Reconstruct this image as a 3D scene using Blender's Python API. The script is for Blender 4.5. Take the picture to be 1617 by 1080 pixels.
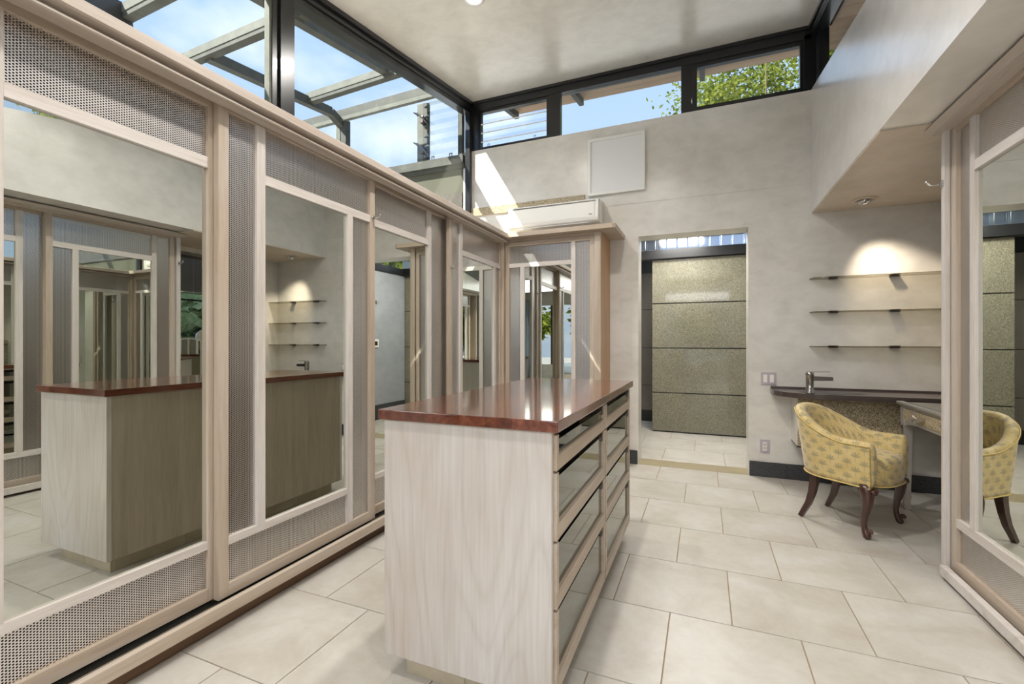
import bpy, bmesh, math, random
from mathutils import Vector, Matrix
R = math.radians
rnd = random.Random(7)
sc = bpy.context.scene
for o in list(bpy.data.objects):
    bpy.data.objects.remove(o)
COL = sc.collection

# ---------------------------------------------------------------- camera, sky, sun, exposure
cam_d = bpy.data.cameras.new('camera'); cam = bpy.data.objects.new('camera', cam_d); COL.objects.link(cam)
cam.location = (0, 0, 1.15); cam.rotation_euler = (R(90), 0, .3974)
cam_d.sensor_width = 36; cam_d.lens = 724 / 1617 * 36; cam_d.clip_start = .02; cam_d.clip_end = 300
sc.camera = cam
sc.view_settings.view_transform = 'Standard'; sc.view_settings.look = 'None'
sc.view_settings.gamma = 1; sc.view_settings.use_curve_mapping = False
sc.view_settings.exposure = 0.68
sc.cycles.max_bounces = 12; sc.cycles.diffuse_bounces = 4; sc.cycles.glossy_bounces = 7
sc.cycles.transparent_max_bounces = 16; sc.cycles.transmission_bounces = 6
sc.cycles.caustics_reflective = True; sc.cycles.sample_clamp_indirect = 4.0
sc.cycles.use_denoising = True

world = bpy.data.worlds.new('sky'); sc.world = world; world.use_nodes = True
nt = world.node_tree; nt.nodes.clear()
def N(nt, t, **kw):
    n = nt.nodes.new(t)
    for k, v in kw.items():
        if k in n.inputs.keys() if isinstance(k, str) else False: n.inputs[k].default_value = v
        else: setattr(n, k, v)
    return n
tc = N(nt, 'ShaderNodeTexCoord'); sep = N(nt, 'ShaderNodeSeparateXYZ'); nt.links.new(tc.outputs['Generated'], sep.inputs[0])
ramp = N(nt, 'ShaderNodeValToRGB'); nt.links.new(sep.outputs['Z'], ramp.inputs[0])
ramp.color_ramp.elements[0].position = 0.0; ramp.color_ramp.elements[0].color = (.60, .74, 1.0, 1)
ramp.color_ramp.elements[1].position = 0.75; ramp.color_ramp.elements[1].color = (.40, .62, 1.0, 1)
mp = N(nt, 'ShaderNodeMapping'); mp.inputs['Scale'].default_value = (1.6, 1.6, 3.2); nt.links.new(tc.outputs['Generated'], mp.inputs[0])
cl = N(nt, 'ShaderNodeTexNoise'); cl.inputs['Scale'].default_value = 1.7; cl.inputs['Detail'].default_value = 6; nt.links.new(mp.outputs[0], cl.inputs['Vector'])
cr = N(nt, 'ShaderNodeValToRGB'); cr.color_ramp.elements[0].position = .56; cr.color_ramp.elements[1].position = .78
nt.links.new(cl.outputs['Fac'], cr.inputs[0])
mx = N(nt, 'ShaderNodeMixRGB'); mx.inputs[2].default_value = (1.1, 1.15, 1.2, 1)
nt.links.new(cr.outputs[0], mx.inputs[0]); nt.links.new(ramp.outputs[0], mx.inputs[1])
bg = N(nt, 'ShaderNodeBackground'); bg.inputs['Strength'].default_value = .76; nt.links.new(mx.outputs[0], bg.inputs[0])
wo = N(nt, 'ShaderNodeOutputWorld'); nt.links.new(bg.outputs[0], wo.inputs[0])

def light(name, typ, loc, energy, color=(1, 1, 1), rot=None, **kw):
    d = bpy.data.lights.new(name, typ); d.energy = energy; d.color = color
    for k, v in kw.items(): setattr(d, k, v)
    o = bpy.data.objects.new(name, d); COL.objects.link(o); o.location = loc
    if rot is not None: o.rotation_euler = rot
    return o
sun = light('sun', 'SUN', (-6, -8, 12), 8.0, (1, .96, .88), angle=R(.55))
sun.rotation_euler = Vector((.668, .77, -1)).to_track_quat('-Z', 'Y').to_euler()
# unseen fill light added behind the camera, then recessed lamps along the dressing room
light('bedroom_fill', 'AREA', (-.2, -2.4, 2.69), 92, (.98, .98, 1), rot=(R(12), 0, 0), shape='RECTANGLE', size=3.2, size_y=2.0)
RECESSED = [(-.55, 2.0), (-1.458, 2.795), (.25, .5), (-.9, .4)]  # only the second lamp is seen, the others are added fill
def ceil_z(y): return 3.766 - .157 * (4.45 - y)

# ---------------------------------------------------------------- materials
MATS = {}
def nmat(name):
    m = bpy.data.materials.new(name); m.use_nodes = True; m.node_tree.nodes.clear(); MATS[name] = m
    return m, m.node_tree
def pbsdf(nt, **kw):
    b = nt.nodes.new('ShaderNodeBsdfPrincipled'); o = nt.nodes.new('ShaderNodeOutputMaterial'); nt.links.new(b.outputs[0], o.inputs[0])
    for k, v in kw.items():
        b.inputs[k].default_value = v
    return b, o
def c4(c): return (c[0], c[1], c[2], 1)
def coords(nt, scale=(1, 1, 1), kind='Object', rot=(0, 0, 0)):
    t = nt.nodes.new('ShaderNodeTexCoord'); m = nt.nodes.new('ShaderNodeMapping')
    m.inputs['Scale'].default_value = scale; m.inputs['Rotation'].default_value = rot
    nt.links.new(t.outputs[kind], m.inputs[0]); return m.outputs[0]
def noise(nt, vec, scale, detail=4, rough=.55, dist=0.0):
    n = nt.nodes.new('ShaderNodeTexNoise'); n.inputs['Scale'].default_value = scale; n.inputs['Detail'].default_value = detail
    n.inputs['Roughness'].default_value = rough; n.inputs['Distortion'].default_value = dist
    nt.links.new(vec, n.inputs['Vector']); return n.outputs['Fac']
def cramp(nt, fac, stops):
    r = nt.nodes.new('ShaderNodeValToRGB'); e = r.color_ramp.elements
    while len(e) < len(stops): e.new(.5)
    for i, (p, c) in enumerate(stops): e[i].position = p; e[i].color = c4(c)
    nt.links.new(fac, r.inputs[0]); return r.outputs[0]
def mixc(nt, fac, a, b, mode='MIX'):
    m = nt.nodes.new('ShaderNodeMixRGB'); m.blend_type = mode
    for i, v in ((0, fac), (1, a), (2, b)):
        if isinstance(v, (int, float)): m.inputs[i].default_value = v
        elif isinstance(v, tuple): m.inputs[i].default_value = c4(v)
        else: nt.links.new(v, m.inputs[i])
    return m.outputs[0]
def bump(nt, b, h, strength=.2, dist=.01):
    n = nt.nodes.new('ShaderNodeBump'); n.inputs['Strength'].default_value = strength; n.inputs['Distance'].default_value = dist
    nt.links.new(h, n.inputs['Height']); nt.links.new(n.outputs[0], b.inputs['Normal'])
def math_(nt, op, a, b=None, c=None):
    n = nt.nodes.new('ShaderNodeMath'); n.operation = op
    for i, v in enumerate((a, b, c)):
        if v is None: continue
        if isinstance(v, (int, float)): n.inputs[i].default_value = v
        else: nt.links.new(v, n.inputs[i])
    return n.outputs[0]
def obj_random(nt):
    return nt.nodes.new('ShaderNodeObjectInfo').outputs['Random']

def plain(name, col, rough=.5, metal=0.0, spec=.5, coat=0.0):
    m, nt = nmat(name); b, o = pbsdf(nt, Roughness=rough, Metallic=metal); b.inputs['Base Color'].default_value = c4(col)
    b.inputs['Specular IOR Level'].default_value = spec; b.inputs['Coat Weight'].default_value = coat
    return m
def plaster(name, a, b2, rough=.42, spec=.45, sc_=1.0, coat=0.0):
    m, nt = nmat(name); b, o = pbsdf(nt, Roughness=rough); b.inputs['Specular IOR Level'].default_value = spec
    b.inputs['Coat Weight'].default_value = coat; b.inputs['Coat Roughness'].default_value = .22
    v = coords(nt, (1.0, 1.0, 1.5)); n1 = noise(nt, v, 1.6 * sc_, 6, .6, .4); n2 = noise(nt, v, 7 * sc_, 5, .6, .35)
    col = cramp(nt, n1, [(.32, a), (.68, b2)])
    col2 = cramp(nt, n2, [(.3, (.87, .87, .855)), (.58, (1, 1, 1)), (.75, (1.0, .985, .965))])
    nt.links.new(mixc(nt, .8, col, col2, 'MULTIPLY'), b.inputs['Base Color'])
    rr = math_(nt, 'MULTIPLY_ADD', n2, .12, rough - .06); nt.links.new(rr, b.inputs['Roughness'])
    bump(nt, b, n2, .06, .006)
    return m
plaster('plaster', (.64, .615, .56), (.76, .74, .70), .36, .5, 1.0, .35)
plaster('plaster_ceiling', (.67, .655, .605), (.78, .765, .725), .30, .55, 1.3, .35)
plaster('plaster_polished', (.65, .625, .585), (.78, .76, .73), .34, .6, 1.0, 1.0)
plaster('plaster_soffit', (.62, .52, .42), (.70, .61, .51), .45, .4)  # warmth of the downlight put into the alcove soffit colour
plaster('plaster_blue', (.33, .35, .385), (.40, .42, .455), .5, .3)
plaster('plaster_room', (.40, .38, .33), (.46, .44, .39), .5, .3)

def wood(name, cols, axis='z', rough=.42, coat=.15, scale=1.0):
    m, nt = nmat(name); b, o = pbsdf(nt, Roughness=rough); b.inputs['Coat Weight'].default_value = coat; b.inputs['Coat Roughness'].default_value = .3
    s = {'z': (9, 9, .55), 'x': (.55, 9, 9), 'y': (9, .55, 9)}[axis]
    t = nt.nodes.new('ShaderNodeTexCoord'); off = nt.nodes.new('ShaderNodeVectorMath'); off.operation = 'ADD'
    rn = obj_random(nt); cmb = nt.nodes.new('ShaderNodeCombineXYZ')
    for i in range(3): nt.links.new(math_(nt, 'MULTIPLY', rn, 3.0 + 2 * i), cmb.inputs[i])
    nt.links.new(t.outputs['Object'], off.inputs[0]); nt.links.new(cmb.outputs[0], off.inputs[1])
    mpn = nt.nodes.new('ShaderNodeMapping'); mpn.inputs['Scale'].default_value = tuple(x * scale for x in s); nt.links.new(off.outputs[0], mpn.inputs[0])
    n1 = noise(nt, mpn.outputs[0], 1.6, 3, .5, .8)
    mp2 = nt.nodes.new('ShaderNodeMapping'); mp2.inputs['Scale'].default_value = tuple(x * 6 for x in s); nt.links.new(off.outputs[0], mp2.inputs[0])
    n2 = noise(nt, mp2.outputs[0], 2.2, 4, .6)
    col = cramp(nt, n1, [(.25, cols[0]), (.5, cols[1]), (.75, cols[2])])
    f = cramp(nt, n2, [(.3, (.84, .82, .80)), (.6, (1, 1, 1))])
    col = mixc(nt, .7, col, f, 'MULTIPLY')
    tint = cramp(nt, rn, [(0, (.92, .90, .88)), (1, (1.0, 1.0, 1.0))])
    nt.links.new(mixc(nt, 1.0, col, tint, 'MULTIPLY'), b.inputs['Base Color'])
    bump(nt, b, n2, .08, .004)
    return m
WW = [(.42, .33, .25), (.50, .415, .33), (.56, .50, .435)]
wood('wood_z', WW, 'z'); wood('wood_x', WW, 'x'); wood('wood_y', WW, 'y')
WI = [(.56, .52, .48), (.66, .62, .585), (.70, .67, .65)]
wood('veneer_shaded', [(.30, .25, .185), (.36, .305, .23), (.41, .355, .28)], 'z')  # island back panel: its shade is partly put into this darker colour
wood('cornice_wood', [(.43, .35, .29), (.50, .44, .385), (.56, .51, .465)], 'y')
wood('inner_z', WI, 'z'); wood('inner_x', WI, 'x')
wood('wood_orange', [(.42, .22, .09), (.52, .29, .13), (.60, .37, .19)], 'z')
wood('toe_wood', [(.12, .07, .035), (.16, .09, .05), (.2, .12, .07)], 'y', .6, 0)
wood('plywood', [(.42, .26, .15), (.52, .34, .20), (.60, .42, .27)], 'x', .7, 0)
wood('dark_wood', [(.035, .012, .008), (.06, .02, .012), (.09, .03, .018)], 'z', .25, .6)
wood('counter_dark', [(.045, .032, .030), (.07, .05, .047), (.09, .066, .06)], 'x', .28, .4)

# island end panel: whitewashed veneer with cathedral figure
m, nt = nmat('veneer'); b, o = pbsdf(nt, Roughness=.38); b.inputs['Coat Weight'].default_value = .2; b.inputs['Coat Roughness'].default_value = .25
v = coords(nt, (4.6, 4.6, .85)); n1 = noise(nt, v, .9, 1.5, .4, .25)
w1 = math_(nt, 'FRACT', math_(nt, 'MULTIPLY', n1, 13.0))
w1 = math_(nt, 'ABSOLUTE', math_(nt, 'SUBTRACT', w1, .5))
figc = cramp(nt, w1, [(0, (.89, .87, .845)), (.18, (.97, .965, .96)), (.5, (1, 1, 1))])
v2 = coords(nt, (60, 60, 3)); n2 = noise(nt, v2, 1.5, 4)
v3 = coords(nt, (2.2, 2.2, 1.2)); n3 = noise(nt, v3, 1.2, 3)
base = cramp(nt, n3, [(.3, (.52, .47, .42)), (.65, (.60, .575, .55))])
fi = cramp(nt, n2, [(.3, (.88, .86, .84)), (.65, (1, 1, 1))])
nt.links.new(mixc(nt, .9, mixc(nt, .8, base, figc, 'MULTIPLY'), fi, 'MULTIPLY'), b.inputs['Base Color'])
bump(nt, b, n2, .05, .003)

# red-brown island top, plank strips with figure
m, nt = nmat('counter_red'); b, o = pbsdf(nt, Roughness=.16); b.inputs['Coat Weight'].default_value = .7; b.inputs['Coat Roughness'].default_value = .08
v = coords(nt, (14, 1.2, 14)); n1 = noise(nt, v, 1.3, 5, .6, 1.0)
v2 = coords(nt, (70, 5, 70)); n2 = noise(nt, v2, 1.0, 4)
t = nt.nodes.new('ShaderNodeTexCoord'); sp = nt.nodes.new('ShaderNodeSeparateXYZ'); nt.links.new(t.outputs['Object'], sp.inputs[0])
wn = nt.nodes.new('ShaderNodeTexWhiteNoise'); wn.noise_dimensions = '1D'
nt.links.new(math_(nt, 'FLOOR', math_(nt, 'MULTIPLY', sp.outputs['X'], 11.0)), wn.inputs['W'])
col = cramp(nt, n1, [(.25, (.075, .020, .012)), (.5, (.165, .052, .028)), (.75, (.27, .10, .055))])
pl = cramp(nt, wn.outputs['Value'], [(0, (.62, .55, .55)), (1, (1.1, 1.1, 1.1))])
fi = cramp(nt, n2, [(.3, (.7, .65, .6)), (.6, (1, 1, 1))])
nt.links.new(mixc(nt, .8, mixc(nt, 1.0, col, pl, 'MULTIPLY'), fi, 'MULTIPLY'), b.inputs['Base Color'])

# perforated metal sheet: staggered round holes 5 mm wide, 8.6 mm apart (local x, z)
m, nt = nmat('perforated'); t = nt.nodes.new('ShaderNodeTexCoord'); sp = nt.nodes.new('ShaderNodeSeparateXYZ'); nt.links.new(t.outputs['Object'], sp.inputs[0])
P_ = .0086; PX = P_ * .866
def cell(ox, oz):
    a = math_(nt, 'MULTIPLY_ADD', sp.outputs['X'], 1 / (2 * PX), ox); c = math_(nt, 'MULTIPLY_ADD', sp.outputs['Z'], 1 / P_, oz)
    a = math_(nt, 'MULTIPLY', math_(nt, 'SUBTRACT', math_(nt, 'FRACT', a), .5), 2 * PX); c = math_(nt, 'MULTIPLY', math_(nt, 'SUBTRACT', math_(nt, 'FRACT', c), .5), P_)
    return math_(nt, 'SQRT', math_(nt, 'ADD', math_(nt, 'MULTIPLY', a, a), math_(nt, 'MULTIPLY', c, c)))
d = math_(nt, 'MINIMUM', cell(0, 0), cell(.5, .5))
hole = math_(nt, 'LESS_THAN', d, .0028)
b = nt.nodes.new('ShaderNodeBsdfPrincipled'); b.inputs['Base Color'].default_value = (.78, .75, .72, 1); b.inputs['Metallic'].default_value = .92; b.inputs['Roughness'].default_value = .30
tr = nt.nodes.new('ShaderNodeBsdfTransparent'); ms = nt.nodes.new('ShaderNodeMixShader'); o = nt.nodes.new('ShaderNodeOutputMaterial')
nt.links.new(hole, ms.inputs[0]); nt.links.new(b.outputs[0], ms.inputs[1]); nt.links.new(tr.outputs[0], ms.inputs[2]); nt.links.new(ms.outputs[0], o.inputs[0])

plain('mirror', (.69, .71, .665), 0.0, 1.0)
plain('mirror_dark', (.30, .32, .295), 0.02, 1.0)
plain('drawer_glass', (.21, .225, .195), 0.03, 1.0)
plain('black_gap', (.008, .01, .009), .3)
plain('lining', (.014, .012, .011), .8)
plain('chrome', (.62, .61, .59), .16, 1.0)
plain('faucet_metal', (.34, .32, .30), .2, 1.0)
plain('steel_dark', (.16, .14, .13), .3, 1.0)
plain('bronze_frame', (.012, .013, .015), .28, .3, .6, .3)
plain('white_plastic', (.80, .80, .76), .35)
plain('white_panel', (.78, .79, .80), .5)
plain('lilac_plastic', (.47, .40, .46), .5)
plain('ivory_plastic', (.80, .77, .70), .4)
plain('lamp_trim', (.8, .8, .78), .4)

plain('silver_leaf', (.55, .53, .50), .36, .6)
plain('grout', (.33, .25, .16), .9)
plain('blind', (.20, .19, .175), .5)
plain('curtain', (.30, .37, .45), .9)
plain('bed_cloth', (.42, .50, .58), .9)
plain('grey_floor', (.40, .38, .35), .6)
plain('render_olive', (.085, .085, .055), .8)
plain('roof_dark', (.10, .09, .08), .8)
m, nt = nmat('weathered_metal'); b, o = pbsdf(nt, Roughness=.65)
v = coords(nt); nt.links.new(cramp(nt, noise(nt, v, 9, 8, .7), [(.3, (.028, .03, .024)), (.55, (.055, .058, .045)), (.75, (.10, .104, .082))]), b.inputs['Base Color'])
m, nt = nmat('weathered_light'); b, o = pbsdf(nt, Roughness=.65)
v = coords(nt); nt.links.new(cramp(nt, noise(nt, v, 9, 8, .7), [(.3, (.075, .08, .062)), (.55, (.12, .128, .10)), (.75, (.17, .178, .14))]), b.inputs['Base Color'])

def speckle(name, a, b2, c, scale=260, rough=.2, coat=.0, pits=False):
    m, nt = nmat(name); b, o = pbsdf(nt, Roughness=rough); b.inputs['Coat Weight'].default_value = coat; b.inputs['Coat Roughness'].default_value = .04
    v = coords(nt); n = noise(nt, v, scale, 2, .6); n0 = noise(nt, v, 2.5, 3)
    col = cramp(nt, n, [(.36, a), (.5, b2), (.64, c)])
    col = mixc(nt, .6, col, cramp(nt, n0, [(.3, (.8, .8, .8)), (.7, (1.1, 1.1, 1.08))]), 'MULTIPLY')
    if pits:
        vo = nt.nodes.new('ShaderNodeTexVoronoi'); vo.inputs['Scale'].default_value = 55; nt.links.new(v, vo.inputs['Vector'])
        pit = cramp(nt, vo.outputs['Distance'], [(.12, (.12, .12, .12)), (.3, (1, 1, 1))])
        col = mixc(nt, 1.0, col, pit, 'MULTIPLY'); bump(nt, b, vo.outputs['Distance'], .4, .004)
    nt.links.new(col, b.inputs['Base Color']); return m
speckle('granite', (.10, .09, .06), (.18, .17, .12), (.27, .26, .195), 190, .12, .6)
speckle('granite_dark', (.07, .06, .05), (.13, .115, .095), (.2, .18, .15), 190, .18, .4)
speckle('granite_tan', (.14, .10, .05), (.42, .34, .21), (.66, .58, .43), 150, .45)
speckle('lava', (.022, .024, .027), (.045, .047, .052), (.08, .082, .088), 180, .6, 0, True)
speckle('threshold_stone', (.26, .21, .12), (.38, .32, .20), (.50, .44, .31), 200, .3)

def tile_mat(name, a, b2, c, rough):
    m, nt = nmat(name); b, o = pbsdf(nt, Roughness=rough); b.inputs['Specular IOR Level'].default_value = .5
    t = nt.nodes.new('ShaderNodeTexCoord'); off = nt.nodes.new('ShaderNodeVectorMath'); off.operation = 'ADD'
    rn = obj_random(nt); cmb = nt.nodes.new('ShaderNodeCombineXYZ')
    for i in range(3): nt.links.new(math_(nt, 'MULTIPLY', rn, 17.0 + 9 * i), cmb.inputs[i])
    nt.links.new(t.outputs['Object'], off.inputs[0]); nt.links.new(cmb.outputs[0], off.inputs[1])
    n1 = noise(nt, off.outputs[0], 3.2, 8, .62, .5); n2 = noise(nt, off.outputs[0], 18, 6, .7, .6)
    col = cramp(nt, n1, [(.3, a), (.52, b2), (.72, c)]); col = mixc(nt, .55, col, cramp(nt, n2, [(.3, (.86, .85, .83)), (.6, (1, 1, 1))]), 'MULTIPLY')
    col = mixc(nt, 1.0, col, cramp(nt, rn, [(0, (.95, .94, .93)), (1, (1.0, 1.0, 1.0))]), 'MULTIPLY')
    nt.links.new(col, b.inputs['Base Color']); bump(nt, b, n2, .06, .004); return m
tile_mat('travertine', (.47, .43, .37), (.55, .525, .475), (.61, .595, .56), .34)
tile_mat('marble_pale', (.56, .53, .47), (.64, .61, .55), (.69, .665, .61), .14)
tile_mat('toe_stone', (.36, .31, .22), (.46, .40, .29), (.54, .48, .37), .4)

def glass(name, tint=(1, 1, 1), refl=.9):
    m, nt = nmat(name); tr = nt.nodes.new('ShaderNodeBsdfTransparent'); tr.inputs[0].default_value = c4(tint)
    g = nt.nodes.new('ShaderNodeBsdfGlossy'); g.inputs['Roughness'].default_value = 0.0
    f = nt.nodes.new('ShaderNodeLayerWeight'); f.inputs[0].default_value = .5
    ms = nt.nodes.new('ShaderNodeMixShader'); o = nt.nodes.new('ShaderNodeOutputMaterial')
    nt.links.new(math_(nt, 'MULTIPLY_ADD', math_(nt, 'POWER', f.outputs['Facing'], 5.0), .5 * refl, .03), ms.inputs[0]); nt.links.new(tr.outputs[0], ms.inputs[1]); nt.links.new(g.outputs[0], ms.inputs[2]); nt.links.new(ms.outputs[0], o.inputs[0])
glass('shelf_glass', (.70, .68, .62), 1.2); glass('glass', (.97, .985, .975)); glass('glass_edge', (.8, .9, .86), 1.0)
# translucent glass blocks
m, nt = nmat('glass_block'); tr = nt.nodes.new('ShaderNodeBsdfTranslucent'); tr.inputs[0].default_value = (.86, .92, .98, 1)
tp = nt.nodes.new('ShaderNodeBsdfTransparent'); tp.inputs[0].default_value = (.86, .91, .97, 1)
g = nt.nodes.new('ShaderNodeBsdfGlossy'); g.inputs['Roughness'].default_value = .1
m1 = nt.nodes.new('ShaderNodeMixShader'); m1.inputs[0].default_value = .65; m2 = nt.nodes.new('ShaderNodeMixShader'); m2.inputs[0].default_value = .08
o = nt.nodes.new('ShaderNodeOutputMaterial'); nt.links.new(tr.outputs[0], m1.inputs[1]); nt.links.new(tp.outputs[0], m1.inputs[2])
nt.links.new(m1.outputs[0], m2.inputs[1]); nt.links.new(g.outputs[0], m2.inputs[2]); nt.links.new(m2.outputs[0], o.inputs[0])
m, nt = nmat('lamp_glow'); e = nt.nodes.new('ShaderNodeEmission'); e.inputs[0].default_value = (1, .95, .85, 1); e.inputs[1].default_value = 4; o = nt.nodes.new('ShaderNodeOutputMaterial'); nt.links.new(e.outputs[0], o.inputs[0])

def leafmat(name, cols):
    m, nt = nmat(name); b = nt.nodes.new('ShaderNodeBsdfDiffuse'); tl = nt.nodes.new('ShaderNodeBsdfTranslucent'); ms = nt.nodes.new('ShaderNodeMixShader'); ms.inputs[0].default_value = .45
    o = nt.nodes.new('ShaderNodeOutputMaterial'); v = coords(nt); n = noise(nt, v, 3.5, 4, .7)
    col = cramp(nt, n, [(.3, cols[0]), (.5, cols[1]), (.7, cols[2])])
    nt.links.new(col, b.inputs[0]); nt.links.new(col, tl.inputs[0]); nt.links.new(b.outputs[0], ms.inputs[1]); nt.links.new(tl.outputs[0], ms.inputs[2]); nt.links.new(ms.outputs[0], o.inputs[0])
leafmat('leaf', [(.06, .09, .02), (.20, .25, .04), (.46, .46, .10)])
leafmat('leaf_pale', [(.22, .32, .14), (.55, .66, .36), (.85, .9, .68)])
plain('bark', (.20, .15, .10), .9)

# yellow damask with woven palm motifs (UV in metres)
m, nt = nmat('palm_fabric'); b, o = pbsdf(nt, Roughness=.6); b.inputs['Sheen Weight'].default_value = .3
t = nt.nodes.new('ShaderNodeTexCoord'); sp = nt.nodes.new('ShaderNodeSeparateXYZ'); nt.links.new(t.outputs['UV'], sp.inputs[0])
CW, CH = .092, .086
def palm(ox, oy):
    u = math_(nt, 'MULTIPLY', math_(nt, 'SUBTRACT', math_(nt, 'FRACT', math_(nt, 'MULTIPLY_ADD', sp.outputs['X'], 1 / CW, ox)), .5), CW)
    v = math_(nt, 'MULTIPLY', math_(nt, 'SUBTRACT', math_(nt, 'FRACT', math_(nt, 'MULTIPLY_ADD', sp.outputs['Y'], 1 / CH, oy)), .5), CH)
    r = math_(nt, 'SQRT', math_(nt, 'ADD', math_(nt, 'MULTIPLY', u, u), math_(nt, 'MULTIPLY', v, v)))
    th = math_(nt, 'ARCTAN2', u, v)
    pet = math_(nt, 'ABSOLUTE', math_(nt, 'COSINE', math_(nt, 'MULTIPLY', th, 4.5)))
    rad = math_(nt, 'MULTIPLY_ADD', math_(nt, 'POWER', pet, .9), .021, .007)
    fan = math_(nt, 'LESS_THAN', r, rad)
    fan = math_(nt, 'MULTIPLY', fan, math_(nt, 'GREATER_THAN', v, -.005))
    trunk = math_(nt, 'MULTIPLY', math_(nt, 'LESS_THAN', math_(nt, 'ABSOLUTE', u), .0014), math_(nt, 'MULTIPLY', math_(nt, 'LESS_THAN', v, 0), math_(nt, 'GREATER_THAN', v, -.031)))
    return math_(nt, 'MAXIMUM', fan, trunk)
mask = math_(nt, 'MAXIMUM', palm(0, 0), palm(.5, .5))
v = coords(nt, (1, 1, 1), 'UV'); n = noise(nt, v, 14, 4); n2 = noise(nt, v, 700, 2)
basec = cramp(nt, n, [(.3, (.56, .41, .15)), (.7, (.66, .52, .24))])
col = mixc(nt, math_(nt, 'MULTIPLY', mask, .72), basec, (.27, .24, .14))
nt.links.new(mixc(nt, .25, col, cramp(nt, n2, [(.3, (.7, .7, .7)), (.7, (1.1, 1.1, 1.1))]), 'MULTIPLY'), b.inputs['Base Color'])
bump(nt, b, n2, .15, .001)
plain('piping_cloth', (.62, .46, .17), .6)
plain('seam_dark', (.32, .24, .09), .7)

# ---------------------------------------------------------------- builders
def new_obj(name, me, mat, parent=None, loc=(0, 0, 0), rotz=0):
    o = bpy.data.objects.new(name, me); COL.objects.link(o)
    if mat is not None and not me.materials: me.materials.append(MATS[mat] if isinstance(mat, str) else mat)
    o.location = loc; o.rotation_euler = (0, 0, rotz)
    if parent is not None: o.parent = parent
    return o
def wl(o):                       # world location of an unrotated chain
    v = Vector((0, 0, 0))
    while o is not None: v += o.location; o = o.parent
    return v
class G:
    """collects shapes; build() links them as one mesh (coordinates relative to the parent's origin when rel)"""
    def __init__(s): s.bm = bmesh.new()
    def box(s, x0, x1, y0, y1, z0, z1, bev=0.0):
        M = Matrix.Translation(((x0 + x1) / 2, (y0 + y1) / 2, (z0 + z1) / 2)) @ Matrix.Diagonal((abs(x1 - x0), abs(y1 - y0), abs(z1 - z0), 1))
        r = bmesh.ops.create_cube(s.bm, size=1, matrix=M)
        if bev > 0:
            es = list({e for v in r['verts'] for e in v.link_edges})
            bmesh.ops.bevel(s.bm, geom=es, offset=bev, segments=2, affect='EDGES', profile=.6)
        return s
    def hexa(s, pts):            # 8 points: bottom 4, top 4
        v = [s.bm.verts.new(p) for p in pts]
        for f in ((3, 2, 1, 0), (4, 5, 6, 7), (0, 1, 5, 4), (1, 2, 6, 5), (2, 3, 7, 6), (3, 0, 4, 7)): s.bm.faces.new([v[i] for i in f])
        return s
    def bar(s, a, b2, w, h, up=(0, 0, 1)):   # beam between two points
        a = Vector(a); b2 = Vector(b2); d = (b2 - a).normalized(); sd = d.cross(Vector(up)).normalized() * w / 2; u = sd.cross(d).normalized() * h / 2
        s.hexa([a - sd - u, a + sd - u, b2 + sd - u, b2 - sd - u, a - sd + u, a + sd + u, b2 + sd + u, b2 - sd + u]); return s
    def poly(s, pts, z0, z1, ax='z'):        # extruded polygon
        f = {'z': lambda p, t: (p[0], p[1], t), 'y': lambda p, t: (p[0], t, p[1]), 'x': lambda p, t: (t, p[0], p[1])}[ax]
        lo = [s.bm.verts.new(f(p, z0)) for p in pts]; hi = [s.bm.verts.new(f(p, z1)) for p in pts]; n = len(pts)
        s.bm.faces.new(lo[::-1]); s.bm.faces.new(hi)
        for i in range(n): s.bm.faces.new((lo[i], lo[(i + 1) % n], hi[(i + 1) % n], hi[i]))
        return s
    def tube(s, pts, rad, seg=10, cap=True, square=False, rot=0.0):
        pts = [Vector(p) for p in pts]; rad = rad if isinstance(rad, (list, tuple)) else [rad] * len(pts); rings = []
        t0 = (pts[1] - pts[0]).normalized(); ref = Vector((0, 0, 1)) if abs(t0.z) < .9 else Vector((1, 0, 0)); sd = t0.cross(ref).normalized()
        for i, p in enumerate(pts):
            t = (pts[min(i + 1, len(pts) - 1)] - pts[max(i - 1, 0)]).normalized(); sd = (sd - t * sd.dot(t)).normalized(); u = t.cross(sd)
            r = rad[i]; r = r if isinstance(r, (list, tuple)) else (r, r)
            rings.append([s.bm.verts.new(p + sd * (math.cos(a) * r[0]) + u * (math.sin(a) * r[1])) for a in [rot + 2 * math.pi * k / seg for k in range(seg)]])
        for a, c in zip(rings, rings[1:]):
            for k in range(seg): s.bm.faces.new((a[k], a[(k + 1) % seg], c[(k + 1) % seg], c[k]))
        if cap: s.bm.faces.new(rings[0][::-1]); s.bm.faces.new(rings[-1])
        return s
    def lathe(s, prof, c=(0, 0, 0), seg=20):     # (r, z) profile about z
        rings = [[s.bm.verts.new((c[0] + r * math.cos(2 * math.pi * k / seg), c[1] + r * math.sin(2 * math.pi * k / seg), c[2] + z)) for k in range(seg)] for r, z in prof]
        for a, d in zip(rings, rings[1:]):
            for k in range(seg): s.bm.faces.new((a[k], a[(k + 1) % seg], d[(k + 1) % seg], d[k]))
        s.bm.faces.new(rings[0][::-1]); s.bm.faces.new(rings[-1]); return s
    def mesh(s, name, smooth=False, off=None):
        if off is not None: bmesh.ops.translate(s.bm, verts=s.bm.verts, vec=-Vector(off))
        bmesh.ops.recalc_face_normals(s.bm, faces=s.bm.faces)
        me = bpy.data.meshes.new(name); s.bm.to_mesh(me); s.bm.free()
        if smooth:
            for p in me.polygons: p.use_smooth = True
        return me
    def build(s, name, mat, parent=None, smooth=False, world=True):
        off = wl(parent) if (parent is not None and world) else None
        return new_obj(name, s.mesh(name, smooth, off), mat, parent)
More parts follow.
